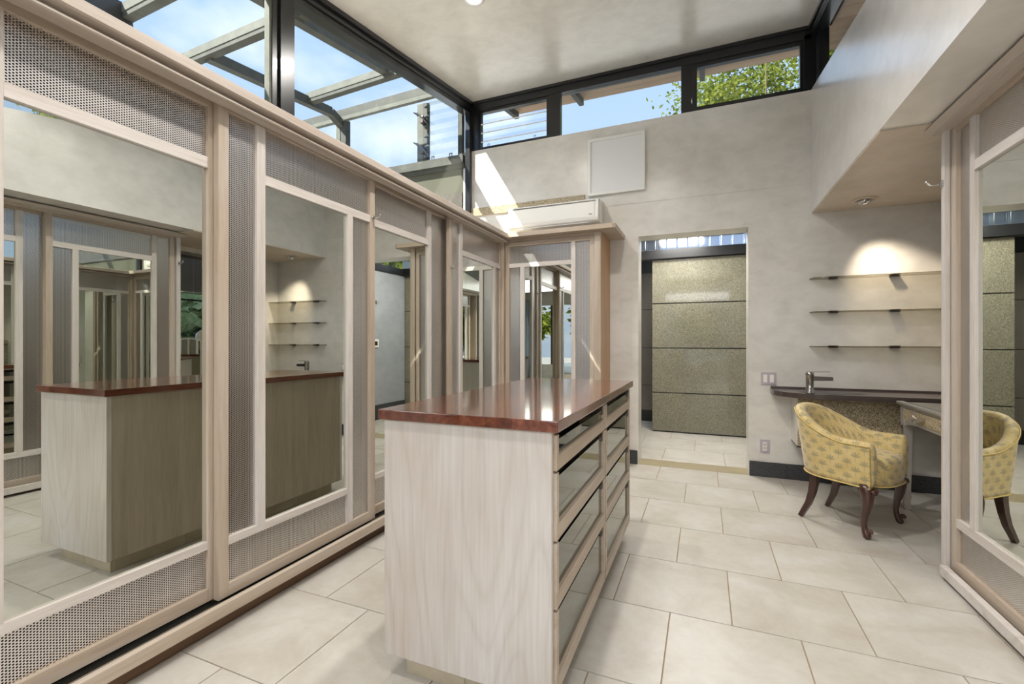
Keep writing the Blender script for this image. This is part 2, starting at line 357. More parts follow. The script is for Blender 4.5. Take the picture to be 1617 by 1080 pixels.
def tag(o, label=None, cat=None, group=None, kind=None):
    if label: o['label'] = label
    if cat: o['category'] = cat
    if group: o['group'] = group
    if kind: o['kind'] = kind
    return o
def thing(name, label, cat, loc=(0, 0, 0), rotz=0, group=None):
    o = bpy.data.objects.new(name, None); o.empty_display_size = .1; COL.objects.link(o); o.location = loc; o.rotation_euler = (0, 0, rotz)
    return tag(o, label, cat, group)
def struct(name, g, mat, label=None, parent=None, smooth=False):
    o = g.build(name, mat, parent, smooth)
    if parent is None: tag(o, label, None, None, 'structure')
    return o
def sempty(name, label=None, loc=(0, 0, 0)):
    o = bpy.data.objects.new(name, None); o.empty_display_size = .1; COL.objects.link(o); o.location = loc
    return tag(o, label, None, None, 'structure')
def B(*a, **k): return G().box(*a, **k)

# ---------------------------------------------------------------- floor and tiles
floor = struct('floor', B(-3.2, 3.6, -6, 7.4, -.15, -.004), 'grout', 'pale travertine tile floor in running bond')
TW, TD = .478, .481
tile_cache = {}
def tile(parent, x0, x1, y0, y1, mat, gap=.0016, name='tile', z0=-.012, z1=0.0):
    x0 += gap; x1 -= gap; y0 += gap; y1 -= gap
    if x1 - x0 < .01 or y1 - y0 < .01: return
    key = (round(x1 - x0, 3), round(y1 - y0, 3), mat, z0, z1)
    if key not in tile_cache:
        w, d = key[0] / 2, key[1] / 2
        g = G(); e = .0012
        g.hexa([(-w, -d, z0), (w, -d, z0), (w, d, z0), (-w, d, z0), (-w + e, -d + e, z1), (w - e, -d + e, z1), (w - e, d - e, z1), (-w + e, d - e, z1)])
        me = g.mesh(name); me.materials.append(MATS[mat]); tile_cache[key] = me
    new_obj(name, tile_cache[key], None, parent, ((x0 + x1) / 2, (y0 + y1) / 2, 0))
row = 0
for k in range(-8, 5):
    y0 = 2.059 + k * TD; y1 = min(y0 + TD, 4.45)
    if y0 > 4.44: continue
    xo = .104 if k % 2 == 0 else .104 - .2385
    for j in range(-5, 5):
        x0 = xo + j * TW; x1 = x0 + TW; x0 = max(x0, -1.80); x1 = min(x1, 1.66)
        if x1 - x0 > .03: tile(floor, x0, x1, y0, y1, 'travertine')
# passage floor
yy = [4.672, 5.227, 5.80, 6.37, 6.94]; xs0 = [-.385, -.097, -.38, -.10]
for r_, (a, c) in enumerate(zip(yy, yy[1:])):
    for j in range(-4, 4):
        x0 = xs0[r_] + j * .565; x1 = x0 + .565; x0 = max(x0, -2.2); x1 = min(x1, .86)
        if x1 - x0 > .03: tile(floor, x0, x1, a, c, 'marble_pale')
struct('trim_1', B(-.575, .35, 4.44, 4.672, -.012, .001), 'threshold_stone', 'tan stone threshold strip in the doorway')
struct('floor_bedroom', B(-3.1, 3.5, -5.6, -1.30, -.003, .002), 'grey_floor', 'plain grey bedroom floor behind the dressing room')

# ---------------------------------------------------------------- walls
WT = .222                                                  # back wall thickness
bw = G()
bw.box(-2.45, -.575, 4.45, 4.45 + WT, 0, 3.232).box(-.575, .35, 4.45, 4.45 + WT, 2.145, 3.232).box(.35, 1.88, 4.45, 4.45 + WT, 0, 3.232)
wall_back = struct('wall_back', bw, 'plaster', 'grey-beige polished plaster back wall with a doorway')
struct('coat_line', B(-.905, .815, 4.446, 4.4505, 2.462, 3.231), 'plaster', parent=wall_back)
struct('granite_band', B(-2.44, -1.085, 4.432, 4.452, 2.515, 2.60, bev=.002), 'granite_tan', parent=wall_back)
# upper right wall and soffit box
ur = G(); zt = lambda y: 3.238 - .157 * (4.45 - y)
ur.hexa([(.815, -1.3, 2.22), (1.9, -1.3, 2.22), (1.9, 4.45, 2.22), (.815, 4.45, 2.22), (.815, -1.3, zt(-1.3)), (1.9, -1.3, zt(-1.3)), (1.9, 4.45, zt(4.45)), (.815, 4.45, zt(4.45))])
struct('wall_right_upper', ur, 'plaster_polished', 'polished plaster upper wall dropping to the low soffit')
struct('ceiling_soffit', B(.818, 1.66, 2.86, 4.448, 2.212, 2.2195), 'plaster_soffit', 'plaster soffit over the vanity alcove, warm lamplight in its colour')
# right wall of alcove with window hole y 2.98..3.86, z .95..2.15
rw = G(); rw.box(1.66, 1.88, 2.9, 2.98, 0, 2.22).box(1.66, 1.88, 3.90, 4.45, 0, 2.22).box(1.66, 1.88, 2.98, 3.90, 0, .95).box(1.66, 1.88, 2.98, 3.90, 2.16, 2.22).box(1.66, 1.88, -1.3, 2.9, 0, 2.22)
struct('wall_right', rw, 'plaster', 'plaster alcove wall with a window beside the vanity')
struct('wall_left', B(-2.46, -2.36, -1.3, 4.45, 0, 2.14), 'plaster', 'low plaster wall behind the left wardrobe')
# ceiling, sloping up to the back
cg = G(); cz = ceil_z
cg.hexa([(-2.344, -1.4, cz(-1.4)), (.809, -1.4, cz(-1.4)), (.809, 4.45, cz(4.45)), (-2.344, 4.45, cz(4.45)), (-2.344, -1.4, cz(-1.4) + .12), (.809, -1.4, cz(-1.4) + .12), (.809, 4.45, cz(4.45) + .12), (-2.344, 4.45, cz(4.45) + .12)])
struct('ceiling', cg, 'plaster_ceiling', 'sloping polished plaster ceiling')
rg = G(); rg.hexa([(-2.5, -1.5, cz(-1.5) + .13), (1.75, -1.5, cz(-1.5) + .13), (1.75, 5.12, cz(5.12) + .13), (-2.5, 5.12, cz(5.12) + .13), (-2.5, -1.5, cz(-1.5) + .22), (1.75, -1.5, cz(-1.5) + .22), (1.75, 5.12, cz(5.12) + .22), (-2.5, 5.12, cz(5.12) + .22)])
roof = struct('roof', rg, 'roof_dark', 'roof slab with timber eaves over the clerestory')
# plywood eaves, behind and to the right
eg = G(); eg.hexa([(-2.1, 4.56, cz(4.56) + .01), (1.74, 4.56, cz(4.56) + .01), (1.74, 5.1, cz(5.1) + .01), (-2.1, 5.1, cz(5.1) + .01), (-2.1, 4.56, cz(4.56) + .13), (1.74, 4.56, cz(4.56) + .13), (1.74, 5.1, cz(5.1) + .13), (-2.1, 5.1, cz(5.1) + .13)])
struct('eave_board', eg, 'plywood', parent=roof)
eg = G(); eg.hexa([(.98, -1.4, cz(-1.4) + .01), (1.74, -1.4, cz(-1.4) + .01), (1.74, 4.56, cz(4.56) + .01), (.98, 4.56, cz(4.56) + .01), (.98, -1.4, cz(-1.4) + .13), (1.74, -1.4, cz(-1.4) + .13), (1.74, 4.56, cz(4.56) + .13), (.98, 4.56, cz(4.56) + .13)])
struct('eave_board', eg, 'plywood', parent=roof)
for x in (-2.05, -1.27, -.02, 1.2):
    struct('eave_bracket', G().bar((x, 4.56, cz(4.56) - .025), (x, 5.04, cz(5.04) - .025), .05, .07), 'weathered_metal', parent=roof)

# black steel trim round the ceiling
tb = sempty('trim_2', 'black steel beams framing the ceiling edges')
def sloped(g, x0, x1, y0, y1, dz0, dz1):
    g.hexa([(x0, y0, cz(y0) + dz0), (x1, y0, cz(y0) + dz0), (x1, y1, cz(y1) + dz0), (x0, y1, cz(y1) + dz0), (x0, y0, cz(y0) + dz1), (x1, y0, cz(y0) + dz1), (x1, y1, cz(y1) + dz1), (x0, y1, cz(y1) + dz1)]); return g
struct('beam', sloped(G(), -2.44, -2.345, -1.4, 4.45, -.125, .12), 'bronze_frame', parent=tb)
struct('bead', sloped(G(), -2.346, -2.325, -1.4, 4.45, -.035, -.001), 'bronze_frame', parent=tb)
struct('bead', sloped(G(), -2.346, -2.333, -1.4, 4.45, -.085, -.07), 'bronze_frame', parent=tb)
struct('beam', B(-2.44, .90, 4.452, 4.53, 3.665, 3.89), 'bronze_frame', parent=tb)
struct('bead', B(-2.33, .805, 4.435, 4.453, 3.735, 3.765), 'bronze_frame', parent=tb)
struct('beam', sloped(G(), .811, .90, -1.4, 4.45, -.11, .12), 'bronze_frame', parent=tb)
struct('bead', sloped(G(), .792, .812, -1.4, 4.45, -.035, -.001), 'bronze_frame', parent=tb)
struct('bead', sloped(G(), .80, .812, -1.4, 4.45, -.085, -.07), 'bronze_frame', parent=tb)
struct('corner_post', B(-2.40, -2.344, 4.40, 4.50, 2.15, 3.70), 'bronze_frame', parent=tb)
struct('corner_post', B(.764, .86, 4.452, 4.53, 3.232, 3.70), 'bronze_frame', parent=tb)

# clerestory in the back wall (window_1): louvred, fixed, awning
w1 = sempty('window_1', 'black framed clerestory in the back wall with louvred, fixed and awning panes')
for x0, x1 in ((-2.344, -2.262), (-1.47, -1.345), (-.196, -.09)):
    struct('mullion', B(x0, x1, 4.456, 4.525, 3.232, 3.67), 'bronze_frame', parent=w1)
def sash(x0, x1, z0, z1, t=.03):
    struct('sash', B(x0 + t * .8, x1 - t * .8, 4.466, 4.514, z0, z0 + t).box(x0 + t * .8, x1 - t * .8, 4.466, 4.514, z1 - t, z1).box(x0, x0 + t * .8, 4.465, 4.515, z0, z1).box(x1 - t * .8, x1, 4.465, 4.515, z0, z1), 'bronze_frame', parent=w1)
sash(-2.265, -1.465, 3.232, 3.668, .032); sash(-.094, .768, 3.234, 3.668, .04)
struct('pane', B(-1.345, -.19, 4.487, 4.493, 3.236, 3.665), 'glass', parent=w1)
struct('pane', B(-.07, .745, 4.487, 4.493, 3.27, 3.63), 'glass', parent=w1)
struct('sill_bead', B(-1.345, -.19, 4.47, 4.51, 3.232, 3.238), 'bronze_frame', parent=w1)
for i in range(4):
    z = 3.33 + .095 * i
    gl = G(); gl.bar((-2.24, 4.475, z - .012), (-1.49, 4.475, z - .012), .006, .004)
    struct('louvre_blade', G().hexa([(-2.24, 4.470, z - .012), (-1.49, 4.470, z - .012), (-1.49, 4.53, z + .06), (-2.24, 4.53, z + .06), (-2.24, 4.470, z - .006), (-1.49, 4.470, z - .006), (-1.49, 4.53, z + .066), (-2.24, 4.53, z + .066)]), 'glass', parent=w1)
    if i < 3: struct('blade_edge', B(-2.24, -1.49, 4.464, 4.471, z - .013, z - .004), 'white_plastic', parent=w1)
for x in (-2.16, -1.63): struct('catch', B(x, x + .004, 4.463, 4.467, 3.262, 3.29).box(x + .02, x + .024, 4.463, 4.467, 3.262, 3.29).box(x, x + .024, 4.463, 4.467, 3.286, 3.29), 'steel_dark', parent=w1)
for x in (.02, .53): struct('catch', B(x, x + .004, 4.463, 4.467, 3.272, 3.30).box(x + .02, x + .024, 4.463, 4.467, 3.272, 3.30).box(x, x + .024, 4.463, 4.467, 3.296, 3.30), 'steel_dark', parent=w1)
struct('latch', G().tube([(-.105, 4.45, 3.30), (-.105, 4.44, 3.33), (-.105, 4.45, 3.37)], .006, 8), 'chrome', parent=w1, smooth=True)
# right clerestory above the upper right wall (window_2)
w2 = sempty('window_2', 'black framed sloping clerestory above the right wall')
def side_bar(g, y0, y1, zlo, zhi, x0=.85, x1=.90):
    g.hexa([(x0, y0, zlo(y0)), (x1, y0, zlo(y0)), (x1, y1, zlo(y1)), (x0, y1, zlo(y1)), (x0, y0, zhi(y0)), (x1, y0, zhi(y0)), (x1, y1, zhi(y1)), (x0, y1, zhi(y1))]); return g
struct('sill_bead', side_bar(G(), -1.3, 4.45, lambda y: zt(y) - .001, lambda y: zt(y) + .008), 'bronze_frame', parent=w2)
struct('pane', side_bar(G(), -1.3, 4.45, lambda y: zt(y) + .008, lambda y: cz(y) - .10, .872, .878), 'glass', parent=w2)
for y in (4.31, 2.6, .7): struct('mullion', side_bar(G(), y, y + .11, zt, lambda y: cz(y) - .10, .84, .91), 'bronze_frame', parent=w2)
# left glass wall above the wardrobe (window_3)
w3 = sempty('window_3', 'tall glass wall above the left wardrobe between dark posts')
for y0, y1 in ((-1.3, .0), (.02, 1.94), (2.11, 4.40)):
    g = G(); g.hexa([(-2.392, y0, 2.14), (-2.386, y0, 2.14), (-2.386, y1, 2.14), (-2.392, y1, 2.14), (-2.392, y0, cz(y0) - .12), (-2.386, y0, cz(y0) - .12), (-2.386, y1, cz(y1) - .12), (-2.392, y1, cz(y1) - .12)])
    struct('pane', g, 'glass', parent=w3)
struct('mullion', G().hexa([(-2.41, 2.00, 2.14), (-2.344, 2.00, 2.14), (-2.344, 2.10, 2.14), (-2.41, 2.10, 2.14), (-2.41, 2.00, cz(2) - .1), (-2.344, 2.00, cz(2) - .1), (-2.344, 2.10, cz(2.1) - .1), (-2.41, 2.10, cz(2.1) - .1)]), 'bronze_frame', parent=w3)
struct('sash', B(-2.40, -2.36, 1.955, 2.0, 2.14, cz(2) - .11), 'bronze_frame', parent=w3)
struct('jamb_strip', B(-2.405, -2.365, 1.938, 1.955, 2.14, cz(1.95) - .11), 'weathered_light', parent=w3)
struct('sill_bead', B(-2.42, -2.36, -1.3, 4.42, 2.13, 2.145), 'bronze_frame', parent=w3)

# lava stone baseboards
def baseboard(name, label, x0, x1, joints):
    b_ = sempty(name, label); xs = [x0] + joints + [x1]
    for a, c in zip(xs, xs[1:]): struct('stone_tile', B(a + .0008, c - .0008, 4.432, 4.451, 0.0005, .126, bev=.001), 'lava', parent=b_)
baseboard('baseboard_back', 'dark pitted lava stone baseboard under the vanity', .357, 1.66, [.64, 1.055, 1.47])
baseboard('baseboard_door', 'short dark lava stone baseboard between cabinet and doorway', -.835, -.582, [])

# ---------------------------------------------------------------- passage beyond the doorway
pw = sempty('wall_passage', 'polished granite panel wall beyond the doorway')
zs = [.012, .504, 1.072, 1.641, 2.205]
for a, c in zip(zs, zs[1:]): struct('granite_panel', B(-.62, .775, 6.15, 6.18, a + .006, c - .006, bev=.002), 'granite', parent=pw)
struct('backing', B(-.61, .86, 6.172, 6.25, 0, 2.205), 'black_gap', parent=pw)
pw2 = sempty('wall_far', 'darker granite wall further along the passage')
zs = [.16, .525, 1.067, 1.62, 2.15]
for a, c in zip(zs, zs[1:]):
    for x0, x1 in ((-2.2, -1.25), (-1.25, -.3)): struct('granite_panel', B(x0 + .003, x1 - .003, 6.90, 6.93, a + .004, c - .004, bev=.002), 'granite_dark', parent=pw2)
struct('backing', B(-2.2, -.60, 6.92, 7.0, 0, 2.62).box(-.60, .9, 6.92, 7.0, 0, 2.2), 'black_gap', parent=pw2)
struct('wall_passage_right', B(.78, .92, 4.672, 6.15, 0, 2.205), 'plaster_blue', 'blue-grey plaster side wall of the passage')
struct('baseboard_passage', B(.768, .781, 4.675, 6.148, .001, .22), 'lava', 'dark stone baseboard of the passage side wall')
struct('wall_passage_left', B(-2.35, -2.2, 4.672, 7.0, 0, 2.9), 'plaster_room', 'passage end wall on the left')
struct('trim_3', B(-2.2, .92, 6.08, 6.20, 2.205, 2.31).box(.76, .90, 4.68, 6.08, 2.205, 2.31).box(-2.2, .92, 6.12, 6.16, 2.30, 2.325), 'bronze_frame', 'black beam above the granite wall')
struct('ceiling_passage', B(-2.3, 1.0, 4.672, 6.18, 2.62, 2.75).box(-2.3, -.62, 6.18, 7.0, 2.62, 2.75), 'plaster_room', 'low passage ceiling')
pl_ = thing('ceiling_lamp', 'unseen square fill lamp added on the passage ceiling', 'lamp', (-.3, 5.35, 2.6))  # lamp added out of view to brighten the passage
B(-.62, .02, 5.03, 5.67, 2.585, 2.619, bev=.004).build('housing', 'lamp_trim', pl_); B(-.60, 0, 5.05, 5.65, 2.580, 2.586).build('diffuser', 'lamp_glow', pl_)
light('passage_fill', 'AREA', (-.3, 5.35, 2.572), 30, (1, .97, .92), rot=(0, 0, 0), shape='SQUARE', size=.55)
w5 = sempty('window_4', 'row of square glass blocks above the black beam')
for i in range(22):
    x0 = -1.95 + .1255 * i
    o = struct('glass_block', B(x0 + .004, x0 + .1215, 6.12, 6.16, 2.328, 2.455, bev=.006), 'glass_block', parent=w5)
struct('head_rail', B(-2.2, .92, 6.10, 6.18, 2.455, 2.62), 'weathered_light', parent=w5)
struct('joint_bed', B(-2.2, .92, 6.135, 6.145, 2.325, 2.456), 'white_plastic', parent=w5) if False else None
w6 = sempty('window_5', 'clear glass strip above the passage side wall')
struct('pane', B(.838, .844, 4.68, 6.08, 2.31, 2.62), 'glass', parent=w6)

# alcove window with blind (seen in the mirrors)
w7 = sempty('window_6', 'dark framed alcove window beside the vanity desk')
struct('sash', B(1.72, 1.77, 3.03, 3.85, .95, 1.0).box(1.72, 1.77, 3.03, 3.85, 2.11, 2.16).box(1.72, 1.77, 2.98, 3.03, .95, 2.16).box(1.72, 1.77, 3.85, 3.90, .95, 2.16).box(1.73, 1.76, 3.03, 3.85, 1.62, 1.64), 'bronze_frame', parent=w7)
struct('pane', B(1.742, 1.748, 3.0, 3.88, .97, 2.14), 'glass', parent=w7)
bl = thing('window_blind', 'grey slatted blind half lowered in the alcove window', 'blind', (1.69, 3.44, 1.70))
G().box(1.672, 1.708, 2.99, 3.89, 2.125, 2.158, bev=.003).build('head_rail', 'blind', bl)
sl_me = None
for i in range(22):
    g = G(); z = 2.115 - i * .0185
    g.hexa([(1.684, 2.995, z - .0105), (1.697, 2.995, z + .0095), (1.697, 3.885, z + .0095), (1.684, 3.885, z - .0105), (1.686, 2.995, z - .0105), (1.699, 2.995, z + .0095), (1.699, 3.885, z + .0095), (1.686, 3.885, z - .0105)])
    g.build('slat', 'blind', bl)
G().box(1.675, 1.705, 2.995, 3.885, 1.695, 1.712, bev=.002).build('bottom_rail', 'blind', bl)
g = G()
for k in range(26): g.lathe([(.001, -.003), (.0035, 0), (.001, .003)], (1.668, 3.40, 2.11 - k * .0165), 8)
g.build('bead_chain', 'ivory_plastic', bl, True)

# ---------------------------------------------------------------- bedroom behind the camera (seen only in mirrors)
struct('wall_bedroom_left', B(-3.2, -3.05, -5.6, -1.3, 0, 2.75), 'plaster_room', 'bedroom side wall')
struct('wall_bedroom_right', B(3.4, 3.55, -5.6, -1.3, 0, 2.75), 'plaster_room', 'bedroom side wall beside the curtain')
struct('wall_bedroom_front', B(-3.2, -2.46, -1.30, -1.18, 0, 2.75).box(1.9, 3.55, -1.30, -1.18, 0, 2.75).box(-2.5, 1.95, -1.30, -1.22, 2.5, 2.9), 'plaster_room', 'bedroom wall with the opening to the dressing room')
struct('ceiling_bedroom', B(-3.2, 3.55, -5.7, -3.5, 2.72, 2.85).box(-3.2, -1.9, -3.5, -1.3, 2.72, 2.85).box(1.5, 3.55, -3.5, -1.3, 2.72, 2.85), 'plaster_ceiling', 'bedroom ceiling with an added opening for fill light')  # the opening over the fill light is added, out of view
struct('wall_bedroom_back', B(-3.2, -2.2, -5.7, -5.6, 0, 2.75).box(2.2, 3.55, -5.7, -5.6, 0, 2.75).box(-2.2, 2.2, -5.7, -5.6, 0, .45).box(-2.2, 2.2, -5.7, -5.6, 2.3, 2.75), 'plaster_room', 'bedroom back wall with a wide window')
w8 = sempty('window_7', 'wide bedroom window looking onto foliage')
for x in (-2.2, -.75, .7, 2.14): struct('mullion', B(x, x + .06, -5.69, -5.62, .45, 2.3), 'bronze_frame', parent=w8)
cu = thing('curtain', 'blue-grey pleated curtain beside the bedroom window', 'curtain', (1.75, -5.45, 0))
g = G(); n = 60; lo = []; hi = []
for i in range(n + 1):
    x = 1.15 + 1.2 * i / n; y = -5.42 + .045 * math.sin(i * 1.05)
    lo.append(g.bm.verts.new((x, y, .05))); hi.append(g.bm.verts.new((x, y, 2.42)))
for i in range(n): g.bm.faces.new((lo[i], lo[i + 1], hi[i + 1], hi[i]))
o = g.build('drape', 'curtain', cu, True); md = o.modifiers.new('t', 'SOLIDIFY'); md.thickness = .006
G().tube([(1.05, -5.42, 2.45), (2.5, -5.42, 2.45)], .015, 10).build('curtain_rod', 'steel_dark', cu, True)
bd = thing('bed', 'low bed with a blue-grey cover under the bedroom window', 'bed', (-.9, -4.6, 0))
G().box(-1.8, 0, -5.4, -3.6, .08, .30, bev=.01).build('frame', 'wood_x', bd)
G().box(-1.78, -.02, -5.38, -3.62, .30, .56, bev=.06).build('mattress', 'bed_cloth', bd, True)
for x in (-1.75, -.1):
    for y in (-5.35, -3.7): G().box(x, x + .06, y, y + .06, 0.001, .09).build('leg', 'wood_z', bd)

# ---------------------------------------------------------------- sliding doors
def hook(parent, x, z, y=-.001, side=1):
    g = G(); g.lathe([(.012, 0), (.013, .002), (.011, .005), (.004, .006)], (0, 0, 0), 14)
    bmesh.ops.rotate(g.bm, verts=g.bm.verts, cent=(0, 0, 0), matrix=Matrix.Rotation(R(90), 3, 'X'))
    g.tube([(0, -.003, 0), (0, -.022, -.006), (0, -.040, -.003), (0, -.052, .010), (0, -.056, .017)], [.0045, .0045, .0045, .005, .0065], 10)
    bmesh.ops.translate(g.bm, verts=g.bm.verts, vec=(x, y, z))
    return new_obj('hook', g.mesh('hook', True), 'chrome', parent)
def sliding_door(label, loc, rotz, w, sl, sr, flip=False, hk=None, mir='mirror', Z=(.114, .164, .321, .354, 1.845, 1.888, 2.092, 2.139), st=.042, si=.041, T=.030):
    zb, z0, l0, l1, u0, u1, z1, zt_ = [z - loc[2] for z in Z]
    t = thing('sliding_door', label, 'door', loc, rotz, 'sliding wardrobe doors')
    F = (lambda a, c: (w - c, w - a)) if flip else (lambda a, c: (a, c))
    def pc(name, a, c, za, zc, mat, y0=0.0, y1=T, bev=.0012):
        a, c = F(a, c); g = G(); g.box(a, c, y0, y1, za, zc, bev=bev); return new_obj(name, g.mesh(name), mat, t)
    xe = w - st
    pc('stile', 0, st, zb, zt_, 'wood_z'); pc('stile', xe, w, zb, zt_, 'wood_z')
    pc('rail', st, xe, z1, zt_, 'wood_x'); pc('rail', st, xe, zb, z0, 'wood_x')
    a = st + (sl + si if sl else 0); b2 = xe - (sr + si if sr else 0); py = (.0175, .019)
    if sl:
        pc('inner_stile', a - si, a, l1, z1, 'inner_z', .001, T); pc('perforated_panel', st, a - si, l1, z1, 'perforated', *py, bev=0)
    if sr:
        pc('inner_stile', b2, b2 + si, z0, u0, 'inner_z', .001, T); pc('perforated_panel', b2 + si, xe, z0, u0, 'perforated', *py, bev=0)
    pc('inner_rail', a, xe, u0, u1, 'inner_x', .001, T); pc('inner_rail', st, b2, l0, l1, 'inner_x', .001, T)
    pc('perforated_panel', a, xe, u1, z1, 'perforated', *py, bev=0); pc('perforated_panel', st, b2, z0, l0, 'perforated', *py, bev=0)
    pc('mirror_panel', a, b2, l1, u0, mir, .015, .019, bev=0)
    pc('mirror_rebate', a, b2, l1, u0, 'black_gap', .019, .024, bev=0)
    if hk: hook(t, hk[0], hk[1] - loc[2])
    return t
L90 = R(90)
FX, RX = -1.79, -1.825
sliding_door('front sliding wardrobe door nearest the left edge, out of direct sight', (FX, -.50, .114), L90, .943, .13, .14)
sliding_door('left wardrobe door set back, with tall mirror at the photo edge', (RX, .426, .114), L90, .834, .13, 0)
sliding_door('left wardrobe door standing proud, mirror showing wall shelves and faucet', (FX, 1.235, .114), L90, .943, .131, .140, hk=(.925, 1.878))
sliding_door('set-back left wardrobe door behind the island, mirror showing the passage', (RX, 2.14, .114), L90, .98, .235, 0, flip=True)
sliding_door('last left wardrobe door meeting the corner cabinet', (FX, 3.036, .114), L90, .985, .125, .095, hk=(.02, 1.715))
# wardrobe carcass, left
wc = thing('wardrobe_carcass', 'long left wardrobe carcass with whitewashed cornice and base track', 'wardrobe', (-2.0, 1.6, 0))
prof = [(-2.34, 2.130), (-1.80, 2.130), (-1.784, 2.096), (-1.724, 2.094), (-1.719, 2.098), (-1.719, 2.104), (-1.737, 2.107), (-1.741, 2.112), (-1.739, 2.119), (-1.704, 2.123), (-1.698, 2.128), (-1.698, 2.163), (-1.704, 2.168), (-2.34, 2.170)]
g = G(); ring = []
for y in (-1.28, 4.02):
    ring.append([g.bm.verts.new((p[0], y, p[1])) for p in prof])
n = len(prof); g.bm.faces.new(ring[0]); g.bm.faces.new(ring[1][::-1])
for i in range(n): g.bm.faces.new((ring[0][i], ring[0][(i + 1) % n], ring[1][(i + 1) % n], ring[1][i]))
g.build('cornice', 'cornice_wood', wc)
B(-1.860, -1.790, -1.28, 4.02, 2.125, 2.14).build('track_cover', 'toe_wood', wc)
B(-1.765, -1.740, -1.28, 4.02, .070, .118, bev=.002).build('base_rail', 'wood_y', wc)
B(-1.86, -1.765, -1.28, 4.02, .070, .090).build('track_bed', 'wood_y', wc)
B(-1.7915, -1.7875 + .008, -1.28, 4.02, .090, .104).build('track_groove', 'black_gap', wc)
B(-1.826, -1.818, -1.28, 4.02, .090, .108).build('track_groove', 'black_gap', wc)
B(-1.82, -1.80, -1.28, 4.02, 0.0005, .070).build('toe_board', 'toe_wood', wc)
B(-2.15, -2.14, -1.28, 4.0, .09, 2.12).build('back_lining', 'lining', wc)
B(-2.34, -1.70, -1.30, -1.28, 0, 2.17).build('end_panel', 'wood_z', wc)
B(-2.34, -1.86, -1.28, 4.0, .06, .09).build('deck', 'lining', wc)
B(-1.815, -1.765, 4.0, 4.03, .07, 2.13, bev=.001).build('corner_stile', 'wood_z', wc)

# corner cabinet under the air conditioner
sliding_door('corner cabinet door below the air conditioner', (-1.762, 4.03, .114), 0, .862, .130, .112, flip=True, Z=(.114, .164, .321, .354, 1.856, 1.896, 2.057, 2.10))
cc = thing('corner_cabinet', 'corner cabinet with overhanging top and orange-brown side', 'cabinet', (-1.3, 4.2, 0))
B(-.896, -.840, 4.012, 4.05, 0.001, 2.125, bev=.001).build('front_post', 'wood_z', cc)
B(-.860, -.841, 4.05, 4.448, 0.001, 2.125).build('side_panel', 'wood_orange', cc)
B(-1.775, -.841, 4.022, 4.06, 2.102, 2.128).build('frieze', 'wood_x', cc)
g = G(); g.poly([(-1.705, 3.935), (-.725, 3.935), (-.70, 3.95), (-.70, 4.449), (-2.33, 4.449), (-2.33, 4.02), (-1.705, 4.02)], 2.128, 2.168)
g.build('top_board', 'wood_x', cc)
B(-1.79, -.86, 4.035, 4.06, 0.001, .112).build('plinth', 'wood_x', cc)
B(-1.79, -.862, 4.18, 4.19, .1, 2.12).build('lining', 'lining', cc)

# right wardrobe
R90 = R(-90); ZR = (.055, .105, .270, .312, 1.912, 1.956, 2.155, 2.198)
sliding_door('right wardrobe door at the alcove end, mirror showing the yellow chair', (1.10, 2.862, .055), R90, .955, .118, .125, Z=ZR)
sliding_door('second right wardrobe door, set back beyond the photo edge', (1.135, 1.95, .055), R90, .955, .118, .125, Z=ZR)
sliding_door('third right wardrobe door beyond the photo edge', (1.10, 1.04, .055), R90, .955, .118, .125, Z=ZR)
sliding_door('fourth right wardrobe door nearest the bedroom', (1.135, .12, .055), R90, .955, .118, .125, Z=ZR)
wr = thing('wardrobe_carcass', 'right wardrobe carcass with pale end post beside the vanity', 'wardrobe', (1.4, 1.0, 0))
B(1.075, 1.098, 2.868, 2.90, 0.001, 2.2, bev=.0015).build('end_post', 'inner_z', wr)
B(1.10, 1.655, 2.868, 2.895, 0.001, 2.2, bev=.001).build('end_panel', 'inner_z', wr)
prof = [(1.66, 2.214), (1.025, 2.214), (1.018, 2.204), (1.035, 2.196), (1.05, 2.190), (1.054, 2.178), (1.09, 2.176), (1.66, 2.19)]
g = G(); ring = [[g.bm.verts.new((p[0], y, p[1])) for p in prof] for y in (-.98, 2.925)]; n = len(prof)
g.bm.faces.new(ring[0]); g.bm.faces.new(ring[1][::-1])
for i in range(n): g.bm.faces.new((ring[0][i], ring[0][(i + 1) % n], ring[1][(i + 1) % n], ring[1][i]))
g.build('cornice', 'cornice_wood', wr)
B(1.055, 1.085, -.98, 2.866, .022, .068, bev=.002).build('base_rail', 'inner_x', wr)
B(1.085, 1.18, -.98, 2.866, .022, .045).build('track_bed', 'wood_y', wr)
B(1.094, 1.106, -.98, 2.866, .045, .056).build('track_groove', 'black_gap', wr)
B(1.12, 1.14, -.98, 2.866, 0.0005, .022).build('toe_board', 'toe_wood', wr)
B(1.40, 1.41, -.98, 2.866, .02, 2.18).build('back_lining', 'lining', wr)
B(1.06, 1.655, -1.0, -.98, 0.001, 2.2).build('end_panel', 'wood_z', wr)
g = G(); g.tube([(0, 0, 0), (-.022, 0, -.006), (-.042, 0, -.003), (-.056, 0, .010), (-.060, 0, .018)], [.005, .005, .005, .0055, .0065], 10)
bmesh.ops.translate(g.bm, verts=g.bm.verts, vec=(1.070, 2.884, 1.925)); g.box(1.068, 1.075, 2.874, 2.894, 1.912, 1.94, bev=.002)
g.build('hook', 'chrome', wr, True)

